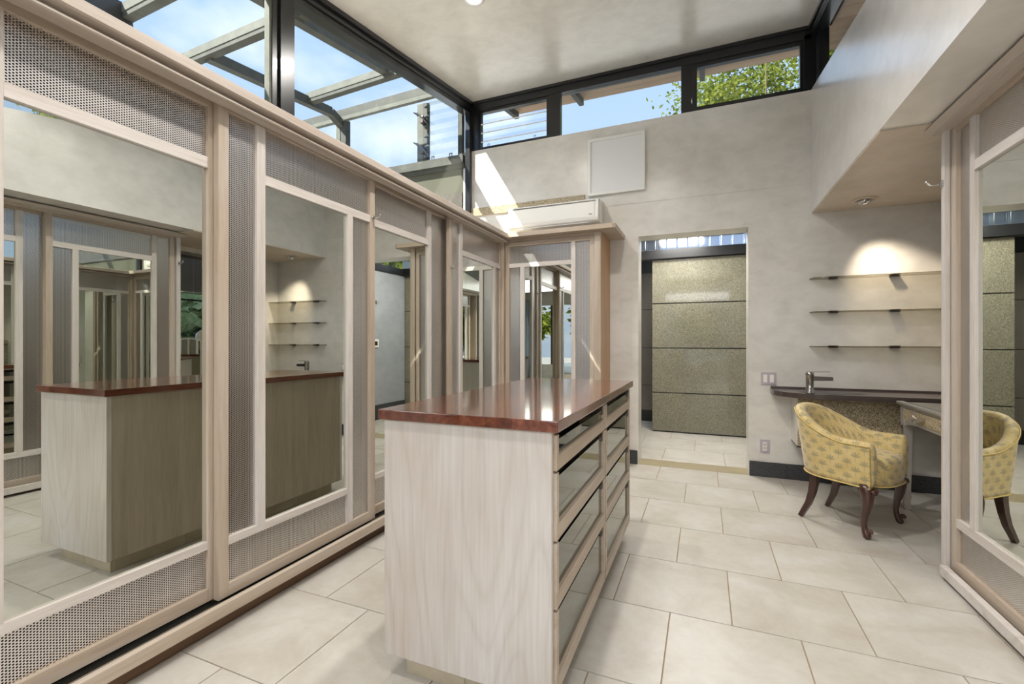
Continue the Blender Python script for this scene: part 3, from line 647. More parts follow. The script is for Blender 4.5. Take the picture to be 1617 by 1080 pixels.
# ---------------------------------------------------------------- island
isl = thing('island_cabinet', 'whitewashed island chest with glossy red-brown top', 'cabinet', (-.715, 2.02, 0))
IX0, IX1, IY0, IY1 = -1.015, -.418, 1.285, 2.77
B(IX0 - .016, IX1 + .028, IY0 - .015, IY1 + .015, .886, .92, bev=.003).build('countertop', 'counter_red', isl)
B(IX0, IX1 + .004, IY0, IY0 + .02, .082, .886, bev=.001).build('end_panel', 'veneer', isl)
B(IX0, IX1 + .004, IY1 - .02, IY1, .082, .886, bev=.001).build('end_panel', 'veneer', isl)
B(IX0, IX0 + .02, IY0 + .02, IY1 - .02, .082, .886, bev=.001).build('back_panel', 'veneer_shaded', isl)
B(IX0 + .02, IX1 - .04, IY0 + .02, IY1 - .02, .082, .12).build('bottom_board', 'wood_y', isl)
B(IX0 + .3, IX1 - .14, IY0 + .02, IY1 - .02, .12, .885).build('inner_box', 'black_gap', isl)
ymid = (IY0 + IY1) / 2
B(IX1 - .1, IX1 - .002, ymid - .012, ymid + .012, .10, .886).build('divider', 'wood_z', isl)
B(IX1 - .1, IX1 + .001, IY0 + .02, IY1 - .02, .872, .886).build('top_rail', 'wood_y', isl)
for nm, (x0, x1, y0, y1) in {'a': (IX0 + .06, IX1 - .08, IY0 + .045, IY0 + .065), 'b': (IX0 + .06, IX1 - .08, IY1 - .065, IY1 - .045)}.items():
    xm = (x0 + x1) / 2
    B(x0, xm - .001, y0, y1, .001, .083).build('toe_tile', 'toe_stone', isl); B(xm + .001, x1, y0, y1, .001, .083).build('toe_tile', 'toe_stone', isl)
for x0 in (IX0 + .06, IX1 - .10):
    for k in range(4):
        ya = IY0 + .065 + k * (IY1 - IY0 - .13) / 4; yb = ya + (IY1 - IY0 - .13) / 4
        B(x0, x0 + .02, ya + .001, yb - .001, .001, .083).build('toe_tile', 'toe_stone', isl)
ZD = [(.098, .345), (.352, .549), (.556, .758), (.765, .872)]
for (ya, yb) in ((IY0 + .022, ymid - .004), (ymid + .016, IY1 - .022)):
    for i, (za, zb) in enumerate(ZD):
        rail_h = .048 if i < 3 else .045
        d = G(); d.box(IX1 - .012, IX1 + .014, ya, ya + .022, za, zb, bev=.001).box(IX1 - .012, IX1 + .014, yb - .022, yb, za, zb, bev=.001).box(IX1 - .012, IX1 + .0138, ya + .0222, yb - .0222, za + .0002, za + rail_h, bev=.001)
        dr = d.build('drawer', 'wood_y', isl)
        B(IX1 - .004, IX1 + .002, ya + .022, yb - .022, za + rail_h, zb - .022).build('glass_front', 'drawer_glass', dr)
        B(IX1 - .035, IX1 - .03, ya + .022, yb - .022, zb - .024, zb).build('finger_gap', 'black_gap', dr)
        B(IX1 + .002, IX1 + .008, yb - .042, yb - .036, zb - .036, zb - .004).box(IX1 + .002, IX1 + .008, yb - .028, yb - .024, zb - .036, zb - .004).box(IX1 + .002, IX1 + .008, yb - .042, yb - .024, zb - .038, zb - .034).build('clip', 'steel_dark', dr)

# ---------------------------------------------------------------- air conditioner, wall panel
ac = thing('air_conditioner', 'white wall-mounted air conditioner above the corner cabinet', 'air conditioner', (-1.36, 4.34, 2.27))
g = G(); pr = [(4.449, 2.272), (4.25, 2.272), (4.225, 2.285), (4.215, 2.31), (4.222, 2.47), (4.245, 2.49), (4.449, 2.492)]
g.poly(pr, -1.815, -.905, 'x'); o = g.build('body', 'white_plastic', ac)
md = o.modifiers.new('b', 'BEVEL'); md.width = .006; md.segments = 2
B(-1.77, -.93, 4.2145, 4.2185, 2.462, 2.468).build('top_seam', 'steel_dark', ac)
B(-1.78, -.94, 4.2125, 4.222, 2.315, 2.455, bev=.004).build('front_panel', 'white_plastic', ac)
B(-1.70, -1.0, 4.235, 4.262, 2.2695, 2.274).build('outlet_vane', 'white_panel', ac)
B(-.993, -.962, 4.2115, 4.2135, 2.336, 2.344).build('badge', 'steel_dark', ac)
B(-.905, -.898, 4.33, 4.449, 2.275, 2.50).build('pipe_cover', 'ivory_plastic', ac)
hp = thing('wall_panel', 'square white framed panel mounted high above the doorway', 'panel', (-.785, 4.44, 2.572))
B(-1.048, -.514, 4.4246, 4.446, 2.575, 3.121).build('back_board', 'white_panel', hp)
W_ = .027
B(-1.05 + W_, -.512 - W_, 4.412, 4.424, 2.573, 2.573 + W_).box(-1.05 + W_, -.512 - W_, 4.412, 4.424, 3.123 - W_, 3.123).box(-1.05, -1.05 + W_, 4.412, 4.4245, 2.573, 3.123).box(-.512 - W_, -.512, 4.412, 4.4245, 2.573, 3.123).build('frame', 'white_plastic', hp)

# ---------------------------------------------------------------- shelves, counter, faucet
for i, (z, lab) in enumerate(((1.667, 'top'), (1.393, 'middle'), (1.112, 'bottom'))):
    s_ = thing('wall_shelf', f'{lab} of three thin dark shelves on the alcove wall', 'shelf', (1.2, 4.38, z), group='thin shelves in the alcove')
    G().poly([(.80, 4.449), (.815, 4.335), (1.659, 4.305), (1.659, 4.449)], z - .004, z + .004).build('board', 'shelf_glass', s_)
    for x in (.93, 1.33):
        B(x, x + .06, 4.40, 4.448, z + .004, z + .010, bev=.001).box(x, x + .06, 4.40, 4.448, z - .010, z - .004, bev=.001).build('bracket', 'steel_dark', s_)
ct = thing('vanity_counter', 'dark wood-look vanity counter with rounded left end', 'counter', (1.1, 4.2, .72))
pts = [(1.659, 4.449), (.515, 4.449), (.512, 4.30)]
for k in range(1, 9):
    a = R(180 + 90 * k / 8); pts.append((.512 + .30 + .30 * math.cos(a), 4.30 + .28 * math.sin(a)))
pts += [(1.659, 4.02)]
G().poly(pts, .722, .760).build('top', 'counter_dark', ct)
B(.517, 1.659, 4.432, 4.449, .760, .776).build('upstand', 'counter_dark', ct)
G().poly([(.90 + .17 * math.cos(R(a)) * 1.3, 4.17 + .10 * math.sin(R(a))) for a in range(0, 360, 15)], .7603, .7613).build('basin_rim', 'steel_dark', ct)
G().poly([(.90 + .155 * math.cos(R(a)) * 1.3, 4.17 + .088 * math.sin(R(a))) for a in range(0, 360, 15)], .7612, .7618).build('basin', 'black_gap', ct)
vb = thing('vanity_cabinet', 'speckled granite box hung under the vanity counter', 'cabinet', (1.0, 4.3, .33))
B(.676, 1.33, 4.178, 4.20, .335, .721).build('granite_face', 'granite_tan', vb)
B(.672, 1.335, 4.20, 4.449, .335, .721).build('body', 'plaster', vb)
B(.669, 1.338, 4.176, 4.449, .325, .335).build('bottom_trim', 'bronze_frame', vb)
fa = thing('faucet', 'brushed metal single lever faucet on the vanity counter', 'faucet', (.755, 4.14, .76))
fx, fy = .735, 4.07
G().lathe([(.030, 0), (.030, .006), (.026, .010), (.026, .135), (.028, .138), (.028, .158), (.024, .160)], (fx, fy, .7605), 24).build('body', 'faucet_metal', fa, True)
G().hexa([(fx + .02, fy - .015, .858), (fx + .145, fy - .018, .862), (fx + .145, fy + .018, .862), (fx + .02, fy + .015, .858), (fx + .02, fy - .015, .892), (fx + .145, fy - .018, .888), (fx + .145, fy + .018, .888), (fx + .02, fy + .015, .892)]).build('spout', 'steel_dark', fa)
G().hexa([(fx - .02, fy - .006, .921), (fx + .125, fy - .005, .926), (fx + .125, fy + .005, .926), (fx - .02, fy + .006, .921), (fx - .02, fy - .006, .925), (fx + .125, fy - .005, .930), (fx + .125, fy + .005, .930), (fx - .02, fy + .006, .925)]).build('lever', 'faucet_metal', fa)

# switches and outlets
sw = thing('switch_plate', 'lilac double light switch above the left end of the counter', 'switch', (.5, 4.44, .84))
B(.446, .558, 4.441, 4.449, .787, .892, bev=.002).build('plate', 'lilac_plastic', sw)
for x in (.463, .512): B(x, x + .030, 4.436, 4.442, .806, .872, bev=.001).build('rocker', 'ivory_plastic', sw)
ou = thing('outlet', 'lilac power outlet low on the wall below the switches', 'outlet', (.47, 4.44, .26))
B(.440, .510, 4.441, 4.449, .204, .316, bev=.002).build('plate', 'lilac_plastic', ou)
B(.459, .491, 4.437, 4.442, .222, .298, bev=.001).build('socket', 'ivory_plastic', ou)
for z in (.24, .272):
    B(.467, .470, 4.4362, 4.4372, z, z + .012).box(.480, .483, 4.4362, 4.4372, z, z + .012).box(.473, .478, 4.4362, 4.4372, z - .008, z - .003).build('slot', 'black_gap', ou)
s2 = thing('outlet', 'white framed socket on the blue-grey passage wall', 'outlet', (.775, 5.45, 1.12))
B(.768, .779, 5.38, 5.50, 1.07, 1.19, bev=.002).build('plate', 'white_plastic', s2)
B(.765, .769, 5.41, 5.47, 1.10, 1.16, bev=.001).build('socket', 'steel_dark', s2)
s3 = thing('robe_hook', 'small metal robe hook high on the passage wall', 'hook', (.775, 5.45, 1.73))
G().tube([(.779, 5.45, 1.73), (.75, 5.45, 1.72), (.735, 5.45, 1.745)], .006, 8).build('prong', 'chrome', s3, True)
B(.772, .779, 5.43, 5.47, 1.71, 1.76, bev=.002).build('rose', 'chrome', s3)

# recessed lamps: one seen, three added as unseen fill
for i, (x, y) in enumerate(RECESSED):
    z = ceil_z(y)
    lab = ['added unseen fill lamp near the middle of the ceiling', 'recessed ceiling lamp cut by the top edge of the photo', 'added unseen fill lamp over the camera side, right', 'added unseen fill lamp over the camera side, left'][i]
    dl = thing('ceiling_lamp', lab, 'lamp', (x, y, z - .01), 0, 'recessed ceiling lamps')
    g = G(); g.lathe([(.062, .012), (.075, .004), (.075, -.002), (.058, -.006), (.050, .004), (.050, .012)], (x, y, z - .004), 28); g.build('trim_ring', 'lamp_trim', dl, True)
    G().lathe([(.001, .002), (.050, .002), (.050, -.001), (.001, -.001)], (x, y, z - .004), 24).build('lens', 'lamp_glow', dl)
    light('lamp_light', 'SPOT', (x, y, z - .03), (100, 58, 40, 40)[i], (1, .95, .89), rot=(0, 0, 0), spot_size=R(164), spot_blend=.8, shadow_soft_size=.06).parent = None
ad = thing('downlight', 'gimbal downlight in the warm-tinted soffit over the vanity', 'lamp', (1.10, 4.164, 2.2))
g = G(); g.lathe([(.066, .012), (.080, .008), (.080, .002), (.060, -.002), (.052, .012)], (1.10, 4.164, 2.204), 28); g.build('trim_ring', 'plaster_soffit', ad, True)
g = G(); g.lathe([(.047, .01), (.046, -.008), (.036, -.022), (.018, -.030), (.003, -.032)], (1.10, 4.164, 2.204), 24)
bmesh.ops.rotate(g.bm, verts=g.bm.verts, cent=(1.10, 4.164, 2.204), matrix=Matrix.Rotation(R(-14), 3, 'Y')); g.build('lamp_eye', 'chrome', ad, True)
light('downlight_light', 'SPOT', (1.10, 4.164, 2.16), 34, (1, .85, .67), rot=Vector((.38, .286, -.86)).to_track_quat('-Z', 'Y').to_euler(), spot_size=R(70), spot_blend=.9, shadow_soft_size=.03)

# ---------------------------------------------------------------- mirrored desk and triple mirror
dk = thing('vanity_desk', 'silver vanity desk with speckled mirror drawers in the alcove', 'desk', (1.44, 3.45, 0))
DX0, DX1, DY0, DY1, DZ = 1.255, 1.645, 2.93, 3.975, .742
B(DX0 - .022, DX1, DY0 - .015, DY1 + .015, DZ - .016, DZ, bev=.004).build('top', 'silver_leaf', dk)
B(DX0 + .01, DX1 - .02, DY0 + .01, DY1 - .01, DZ - .0005, DZ + .003).build('top_glass', 'mirror_dark', dk)
B(DX0 - .01, DX1, DY0 - .005, DY1 + .005, DZ - .030, DZ - .016, bev=.003).build('moulding', 'silver_leaf', dk)
for (ya, yb, nm) in ((DY0 + .02, DY0 + .20, 'side'), (DY0 + .23, DY1 - .23, 'mid'), (DY1 - .20, DY1 - .02, 'side')):
    drw = B(DX0 + .004, DX0 + .03, ya, yb, DZ - .125, DZ - .032, bev=.002).build('drawer_front', 'silver_leaf', dk)
    B(DX0, DX0 + .006, ya + .012, yb - .012, DZ - .115, DZ - .042).build('mirror_inset', 'granite_tan', drw)
    if nm == 'mid':
        for yk in (yb - .10, ya + .10):
            g = G(); g.tube([(DX0 - .024, yk - .044, DZ - .078), (DX0 - .024, yk - .010, DZ - .078), (DX0 - .024, yk, DZ - .078), (DX0 - .024, yk + .010, DZ - .078), (DX0 - .024, yk + .044, DZ - .078)], [.019, .006, .010, .006, .019], 8)
            g.tube([(DX0 - .024, yk, DZ - .078), (DX0 + .002, yk, DZ - .078)], .006, 8); g.build('knob', 'chrome', drw, False)
B(DX0 + .006, DX1 - .01, DY0 + .006, DY1 - .006, DZ - .135, DZ - .03).build('apron', 'silver_leaf', dk)
g = G(); n = 14; top = []; bot = []
for i in range(n + 1):
    f = i / n; y = DY0 + .05 + (DY1 - DY0 - .1) * f; z = DZ - .135 - .035 * max(0, 1 - (abs(f - .5) * 2) ** 1.5) * 0 - .03 * (abs(f - .5) * 2) ** 6
    top.append((y, DZ - .125)); bot.append((y, z))
g.poly(top + bot[::-1], DX0 + .003, DX0 + .006, 'x'); g.build('skirt', 'silver_leaf', dk)
for x, y in ((DX0 + .025, DY1 - .027), (DX0 + .025, DY0 + .027), (DX1 - .03, DY1 - .027), (DX1 - .03, DY0 + .027)):
    g = G(); q = math.sqrt(2)
    for r0, r1, z0, z1 in ((.027, .027, .60, .71), (.025, .017, .10, .60), (.021, .021, .085, .10), (.017, .019, .012, .085), (.014, .014, .001, .012)):
        g.hexa([(x - r0 if False else x - (r1), y - r1, z0), (x + r1, y - r1, z0), (x + r1, y + r1, z0), (x - r1, y + r1, z0), (x - r0, y - r0, z1), (x + r0, y - r0, z1), (x + r0, y + r0, z1), (x - r0, y + r0, z1)])
    lg = g.build('leg', 'silver_leaf', dk)
    G().hexa([(x - .0195, y - .008, .14), (x - .019, y - .008, .14), (x - .019, y + .008, .14), (x - .0195, y + .008, .14), (x - .0265, y - .014, .58), (x - .026, y - .014, .58), (x - .026, y + .014, .58), (x - .0265, y + .014, .58)]).build('mirror_strip', 'mirror_dark', lg)
tm = thing('table_mirror', 'arched three-panel silver mirror standing on the vanity desk', 'mirror', (1.55, 3.45, DZ))
def arch(w, h, rise, n=12):
    return [(-w / 2, 0), (w / 2, 0)] + [(w / 2 * math.cos(math.pi * k / n), h - rise + rise * math.sin(math.pi * k / n)) for k in range(n + 1)]
for (cx, cy, w, h, rise, rot) in ((1.60, 3.58, .40, .57, .11, 0), (1.56, 3.28, .24, .45, .035, 22), (1.56, 3.88, .24, .45, .035, -22)):
    pts = arch(w, h, rise); M = Matrix.Translation((cx, cy, DZ + .004)) @ Matrix.Rotation(R(rot), 4, 'Z')
    g = G(); g.poly(pts, -.008, .012, 'x'); bmesh.ops.transform(g.bm, matrix=M, verts=g.bm.verts); f_ = g.build('leaf_frame', 'silver_leaf', tm)
    g = G(); g.poly([(a * .86, .03 + c * .90) for a, c in pts], -.0095, -.008, 'x'); bmesh.ops.transform(g.bm, matrix=M, verts=g.bm.verts); g.build('glass', 'mirror', f_)

# ---------------------------------------------------------------- yellow tub chair
CH_LOC = Vector((.86, 3.555, 0)); CH_ROT = math.atan2(-.205, .28)
ch = thing('tub_chair', 'yellow tub chair with palm-tree fabric and dark carved legs', 'chair', CH_LOC, CH_ROT)
def ss(t): t = max(0, min(1, t)); return t * t * (3 - 2 * t)
XF, HW, RB = .205, .225, .225
def plan(t):          # t in -1..1, 0 at the middle of the back; returns point and outward normal at seat level
    a = abs(t); sgn = 1 if t >= 0 else -1; arc = math.pi / 2 * RB; st_ = XF + .02; L = arc + st_
    d = a * L
    if d < arc:
        th = d / RB; p = Vector((-.02 - RB * math.cos(th), sgn * RB * math.sin(th), 0)); nrm = Vector((-math.cos(th), sgn * math.sin(th), 0))
    else:
        f = (d - arc) / st_
        p = Vector((-.02 + (d - arc), sgn * (RB + .018 * f), 0)); nrm = Vector((0, sgn, 0))
    return p, nrm, d * sgn
def rim(t):
    a = abs(t); return .565 + .165 * (1 - ss((a - .05) / .72)) + .0 * a
def lean(t): return .052 * (1 - ss(abs(t) / .75)) + .014
g = G(); uvl = g.bm.loops.layers.uv.new('UVMap'); NT = 72; TH = .062; rows = []
for i in range(NT + 1):
    t = -1 + 2 * i / NT; p, nr, s_ = plan(t); h = rim(t); ln = lean(t); z0 = .298; pr = []
    def P(off, z): 
        k = (z - z0) / (h - z0); return p + nr * (off + ln * k ** 1.2 if k > 0 else off) + Vector((0, 0, z))
    pr.append((P(-.02, z0), (s_, z0))); pr.append((P(.0, z0), (s_, z0)))
    for k in range(1, 9):
        z = z0 + (h - .03 - z0) * k / 8; pr.append((P(.004 * math.sin(math.pi * k / 8), z), (s_, z)))
    for k in range(1, 9):
        a = math.pi * k / 9; pr.append((P(-TH / 2 + TH / 2 * math.cos(a), h - .03 + .03 * math.sin(a)), (s_, h + .02 * k / 4)))
    for k in range(0, 7):
        z = h - .03 - (h - .03 - .36) * k / 6; pr.append((P(-TH - .012 * math.sin(math.pi * k / 6), z), (s_, h + .06 + (h - z))))
    pr.append((P(-.02, z0), (s_, z0)))
    rows.append(pr)
VR = [[(g.bm.verts.new(q[0]), q[1]) for q in pr] for pr in rows]
def quad(vs):
    try: f = g.bm.faces.new([v[0] for v in vs])
    except ValueError: return
    for lp, v in zip(f.loops, vs): lp[uvl].uv = v[1]
m_ = len(rows[0])
for i in range(NT):
    for j in range(m_ - 1): quad((VR[i][j], VR[i + 1][j], VR[i + 1][j + 1], VR[i][j + 1]))
for e, sg in ((0, 1), (NT, -1)):         # padded arm fronts
    cen = sum((v[0].co for v in VR[e]), Vector()) / m_; prev = VR[e]
    for fr, push in ((.82, .012), (.4, .018)):
        cur = []
        for v, u in VR[e]:
            c = cen + (v.co - cen) * fr + Vector((push, 0, 0)); cur.append((g.bm.verts.new(c), (u[0] * 0 + c.y, c.z)))
        for j in range(m_ - 1): quad((prev[j], cur[j], cur[j + 1], prev[j + 1]))
        prev = cur
    f = g.bm.faces.new([v[0] for v in prev[:-1]]); 
    for lp in f.loops: lp[uvl].uv = (lp.vert.co.y, lp.vert.co.z)
bmesh.ops.remove_doubles(g.bm, verts=g.bm.verts, dist=.0004)
g.build('shell', 'palm_fabric', ch, True, world=False)
# seat cushion
g = G(); uvl = g.bm.loops.layers.uv.new('UVMap')
def seat_outline(f, z):
    pts = []
    for k in range(48):
        a = 2 * math.pi * k / 48; c, s_ = math.cos(a), math.sin(a)
        x = .226 * math.copysign(abs(c) ** .55, c) * f + .010; y = .200 * math.copysign(abs(s_) ** .55, s_) * f
        if x > .17: x += .022 * (1 - (y / .205) ** 2)
        if x < 0: y *= 1 - .22 * (x / -.23) ** 2
        pts.append((x, y, z))
    return pts
levels = [(.93, .296), (1.0, .300), (1.015, .35), (1.02, .40), (1.005, .435), (.95, .455), (.8, .468), (.5, .478), (.2, .482)]
prev = None
for f_, z in levels:
    cur = [g.bm.verts.new(p) for p in seat_outline(f_, z)]
    if prev:
        for k in range(48):
            f = g.bm.faces.new((prev[k], prev[(k + 1) % 48], cur[(k + 1) % 48], cur[k]))
            for lp in f.loops: lp[uvl].uv = (lp.vert.co.y, lp.vert.co.x + (lp.vert.co.z * 1.0 if lp.vert.co.x > 0 else 0))
    else: g.bm.faces.new(cur[::-1])
    prev = cur
f = g.bm.faces.new(prev)
for lp in f.loops: lp[uvl].uv = (lp.vert.co.y, lp.vert.co.x + lp.vert.co.z)
g.build('seat', 'palm_fabric', ch, True, world=False)
def shellpt(t, off, z):
    p, nr, s_ = plan(t); h = rim(t); k = max(0, (z - .298) / (h - .298)); return p + nr * (off + lean(t) * k ** 1.2) + Vector((0, 0, z))
G().tube([shellpt(-1 + 2 * i / 60, .003, rim(-1 + 2 * i / 60) - .022) for i in range(61)], .0035, 8).build('rim_piping', 'piping_cloth', ch, True, world=False)
G().tube([shellpt(-1 + 2 * i / 60, .002, .300) for i in range(61)] , .0045, 8).build('base_piping', 'piping_cloth', ch, True, world=False)
fp = [p for p in seat_outline(1.0, .302) if p[0] > .165]; fp.sort(key=lambda p: p[1])
G().tube([(x + .006, y, z) for x, y, z in fp], .0045, 8).build('front_piping', 'piping_cloth', ch, True, world=False)
for sg in (-1, 1):
    e = [shellpt(sg, .004, .30 + k * .03) + Vector((.004, 0, 0)) for k in range(9)]
    G().tube(e, .003, 6).build('arm_piping', 'seam_dark', ch, True, world=False)
for sg in (-1, 1):
    x, y = .172, sg * .222     # cabriole front legs
    path = [(x, y * .97, .315), (x + .004, y, .285), (x + .014, y * 1.03, .25), (x + .012, y * 1.02, .20), (x - .002, y, .14), (x - .008, y * .99, .09), (x - .004, y, .055), (x + .004, y * 1.01, .035), (x + .012, y * 1.02, .018), (x + .018, y * 1.03, .004)]
    g = G(); g.tube(path, [.034, .036, .033, .026, .019, .016, .016, .019, .021, .014], 14)
    lg = g.build('leg', 'dark_wood', ch, True, world=False)
    g = G(); c = Vector((x + .030, y * 1.04, .046))
    g.tube([c + Vector((math.cos(a) * r_ , 0, math.sin(a) * r_)) for a, r_ in [(R(250 - 40 * k), .017 - .0017 * k) for k in range(9)]], [.012 - .0008 * k for k in range(9)], 10); g.build('scroll_foot', 'dark_wood', lg, True, world=False)
    g = G(); g.tube([(x + .030, y * .82, .292), (x + .040, y * .9, .284), (x + .045, y, .280), (x + .040, y * 1.10, .286)], [.010, .017, .019, .009], 10); g.build('carved_knee', 'dark_wood', lg, True, world=False)
    xb, yb = -.135, sg * .150  # sabre rear legs
    path = [(xb, yb, .315), (xb - .002, yb * 1.02, .24), (xb - .012, yb * 1.05, .17), (xb - .030, yb * 1.09, .10), (xb - .055, yb * 1.14, .045), (xb - .075, yb * 1.17, .002)]
    G().tube(path, [.032, .030, .026, .023, .020, .018], 4, rot=R(45)).build('leg', 'dark_wood', ch, False, world=False)

# ---------------------------------------------------------------- outside: glasshouse frame on the left
gh = thing('glasshouse_frame', 'weathered steel lean-to roof frame outside the left glass wall', 'roof frame', (-3.3, 3, 3.5))
CX_, DXX = -4.16, -3.06
def zc(y): return 3.94 - .117 * (4.39 - y)
def zr(x, y): return zc(y) + .06 + (x - CX_) * .038
for y in (3.925, 2.77, 2.13, 1.0, -.2):
    XO = -4.75 if y < 3.9 and y != 2.13 else CX_
    r_ = G().bar((XO, y, zr(XO, y) - .03), (-2.44, y, zr(-2.44, y) - .03), .07, .11).build('rafter', 'weathered_metal', gh)
    G().bar((XO, y - .030, zr(XO, y) - .012), (-2.44, y - .030, zr(-2.44, y) - .012), .022, .07).build('flange', 'weathered_light', r_)
G().bar((CX_, 2.77, zc(2.77)), (CX_, 4.25, zc(4.25)), .08, .095).build('purlin', 'weathered_metal', gh)
G().bar((CX_ + .02, .2, zr(CX_, .2) - .03), (CX_ - .02, 2.16, zr(CX_, 2.16) - .04), .09, .15).build('gutter', 'bronze_frame', gh)
G().bar((CX_, 4.25, zc(4.25)), (CX_, 4.45, zc(4.25) - .08), .08, .085).build('purlin_bend', 'weathered_metal', gh)
G().bar((DXX, -.8, zr(DXX, -.8) - .25), (DXX, 3.93, zr(DXX, 3.93) + .005), .08, .10).build('purlin', 'weathered_metal', gh)
G().bar((-5.1, 4.45, 3.95), (-2.42, 4.45, 4.01), .10, .09).build('eave_beam', 'weathered_metal', gh)
G().bar((-5.1, 4.42, 3.885), (-2.42, 4.42, 3.935), .05, .045).build('head_flange', 'weathered_light', gh)
B(-4.23, -4.17, 4.42, 4.48, 2.9, 3.9).build('post', 'weathered_light', gh); B(-4.16, -4.08, 4.42, 4.50, 2.9, 3.9).build('post', 'weathered_metal', gh)
lw = thing('louvre_window', 'louvre window with open glass blades in the glasshouse end wall', 'window', (-2.7, 4.45, 3.2))
B(-3.03, -2.955, 4.42, 4.48, 3.19, 3.865).build('stile', 'weathered_light', lw); B(-2.955, -2.90, 4.42, 4.48, 3.19, 3.865).build('stile', 'weathered_metal', lw)
B(-2.50, -2.45, 4.42, 4.48, 3.19, 3.865).build('stile', 'weathered_metal', lw)
for k in range(6):
    z = 3.25 + k * .112
    G().hexa([(-2.90, 4.37, z - .02), (-2.50, 4.37, z - .02), (-2.50, 4.46, z + .075), (-2.90, 4.46, z + .075), (-2.90, 4.37, z - .014), (-2.50, 4.37, z - .014), (-2.50, 4.46, z + .081), (-2.90, 4.46, z + .081)]).build('blade', 'glass', lw)
    G().poly([(4.36, z - .03), (4.46, z + .07), (4.46, z + .01), (4.40, z - .02)], -2.905, -2.895, 'x').build('blade_clip', 'weathered_metal', lw)
for z in (3.32, 3.66):
    G().tube([(-2.99, 4.38, z + .05), (-3.03, 4.34, z + .08), (-2.99, 4.36, z + .07), (-2.92, 4.38, z), (-2.86, 4.38, z - .07)], [.006, .006, .008, .012, .007], 8).build('crank_lever', 'steel_dark', lw, True)
    B(-2.96, -2.92, 4.37, 4.42, z - .04, z + .04, bev=.006).build('crank_box', 'steel_dark', lw)
for x in (-2.83, -2.60): B(x, x + .006, 4.40, 4.41, 3.20, 3.235).box(x + .03, x + .036, 4.40, 4.41, 3.20, 3.235).box(x, x + .036, 4.40, 4.41, 3.23, 3.236).build('catch', 'steel_dark', lw)
struct('wall_outside', B(-5.2, -2.46, 4.46, 4.60, 0, 3.06), 'render_olive', 'olive rendered exterior wall below the louvre window')
struct('trim_4', B(-5.2, -2.42, 4.38, 4.62, 3.10, 3.19).box(-5.2, -2.42, 4.42, 4.60, 3.06, 3.10), 'weathered_metal', 'weathered sill beam below the louvre window')
struct('trim_5', B(-5.2, -2.46, 4.44, 4.462, 2.515, 2.80), 'granite_dark', 'granite band on the exterior wall')
struct('ground_outside', B(-30, 30, -30, 40, -.6, -.2), 'grey_floor', 'ground outside')

# ---------------------------------------------------------------- trees and planting
def foliage(g, cen, rad, n, ls, seed, squash=1.0):
    r_ = random.Random(seed)
    clumps = [(Vector(cen) + Vector((r_.uniform(-.6, .6), r_.uniform(-.6, .6), r_.uniform(-.5, .5) * squash)) * rad, rad * r_.uniform(.16, .36)) for _ in range(26)]
    for _ in range(n):
        c, cr_ = r_.choice(clumps)
        p = c + Vector((r_.gauss(0, 1), r_.gauss(0, 1), r_.gauss(0, .8))) * cr_ * .5
        d = Vector((r_.gauss(0, 1), r_.gauss(0, 1), r_.gauss(-.3, .6))).normalized(); sd = d.cross(Vector((r_.gauss(0, 1), r_.gauss(0, 1), 1))).normalized()
        l = ls * r_.uniform(.6, 1.3); w = l * .3
        v = [g.bm.verts.new(q) for q in (p, p + d * l * .5 + sd * w, p + d * l, p + d * l * .5 - sd * w)]; g.bm.faces.new(v)
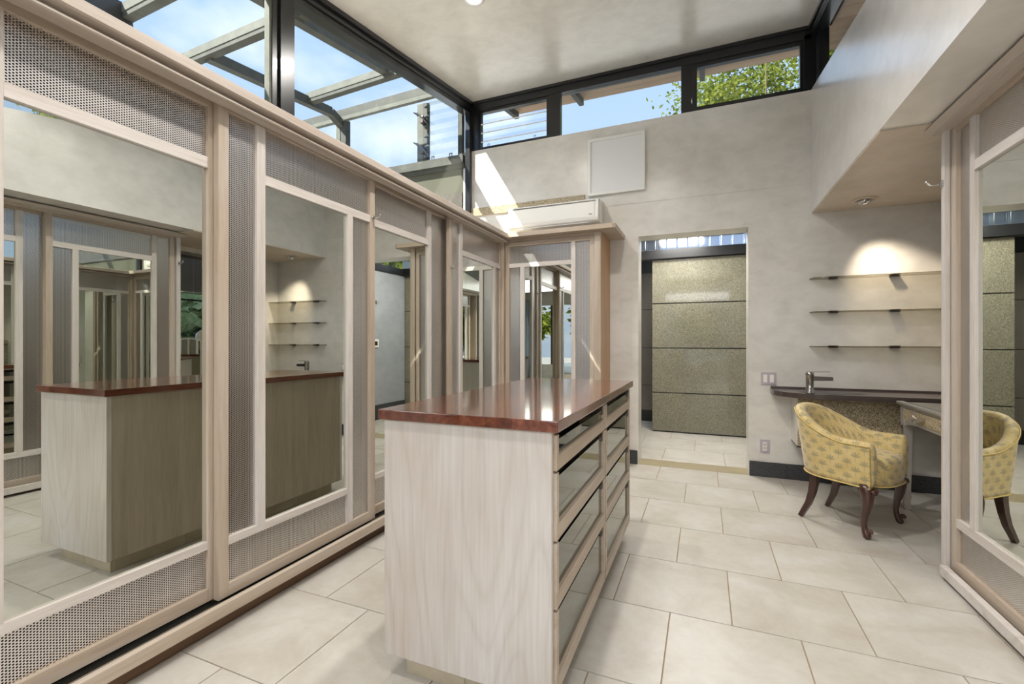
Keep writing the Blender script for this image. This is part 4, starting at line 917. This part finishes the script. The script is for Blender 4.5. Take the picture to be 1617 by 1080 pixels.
def tree(name, label, x, y, base, h, rad, n, ls, seed, mat='leaf', trunk=.11, squash=1.0):
    t = thing(name, label, 'tree', (x, y, base), 0, 'garden trees'); g = G(); foliage(g, (x, y, h), rad, n, ls, seed, squash)
    me = bpy.data.meshes.new('crown'); bmesh.ops.translate(g.bm, verts=g.bm.verts, vec=-Vector((x, y, base))); g.bm.to_mesh(me); g.bm.free()
    c = new_obj('crown', me, mat, t); c['kind'] = 'stuff'
    r_ = random.Random(seed + 1)
    G().tube([(x, y, base), (x + .1, y, base + (h - base) * .5), (x, y + .1, h)], [trunk, trunk * .8, trunk * .5], 10).build('trunk', 'bark', t, True)
    for k in range(9):
        a = r_.uniform(0, 6.28); l = rad * r_.uniform(.5, .95); z0 = h - rad * r_.uniform(.1, .7)
        q = Vector((x + math.cos(a) * l, y + math.sin(a) * l, z0 + rad * r_.uniform(.1, .7)))
        G().tube([(x, y, z0 - .3), ((x + q.x) / 2, (y + q.y) / 2, z0 + .05), q], [trunk * .35, trunk * .22, trunk * .08], 6).build('branch', 'bark', t, True)
    return t
tree('tree', 'leafy yellow-green tree beyond the right part of the clerestory', 1.5, 13.5, -.2, 7.5, 2.6, 21000, .12, 5)
tree('tree', 'second leafy tree glimpsed past the black corner post', 8.2, 12.5, -.2, 8.0, 2.6, 16000, .12, 9)
tree('tree', 'tree behind the passage roof seen in a mirror', 3.3, 8.6, -.2, 3.35, 1.25, 9000, .13, 11)
def shrub(label, x, y, base, h, rad, n, ls, seed, mat='leaf_pale'):
    t = thing('garden_shrub', label, 'shrub', (x, y, base), 0, 'garden shrubs'); g = G(); foliage(g, (x, y, h), rad, n, ls, seed)
    me = bpy.data.meshes.new('leaves'); bmesh.ops.translate(g.bm, verts=g.bm.verts, vec=-Vector((x, y, base))); g.bm.to_mesh(me); g.bm.free()
    c = new_obj('leaves', me, mat, t); c['kind'] = 'stuff'
    for k in range(5):
        a = k * 1.3; G().tube([(x + .1 * math.cos(a), y + .1 * math.sin(a), base), (x + rad * .5 * math.cos(a), y + rad * .5 * math.sin(a), h)], [.03, .01], 6).build('stem', 'bark', t, True)
shrub('large-leaved shrub outside the alcove window', 3.3, 4.25, -.2, 1.35, .85, 4500, .20, 21)
shrub('shrub outside the bedroom window, under its middle pane', -.3, -8.0, -.2, 1.75, 1.2, 9000, .22, 22, 'leaf')
shrub('shrub outside the bedroom window, beside the curtain', 2.7, -8.0, -.2, 1.7, 1.2, 8000, .22, 23, 'leaf')
shrub('shrub outside the bedroom window, at its far end', -3.3, -8.0, -.2, 1.8, 1.2, 8000, .22, 24, 'leaf')

tree('tree', 'tree to the right of the house, glimpsed in the nearest mirror', 7.0, 5.2, -.2, 5.0, 1.5, 9000, .11, 31)
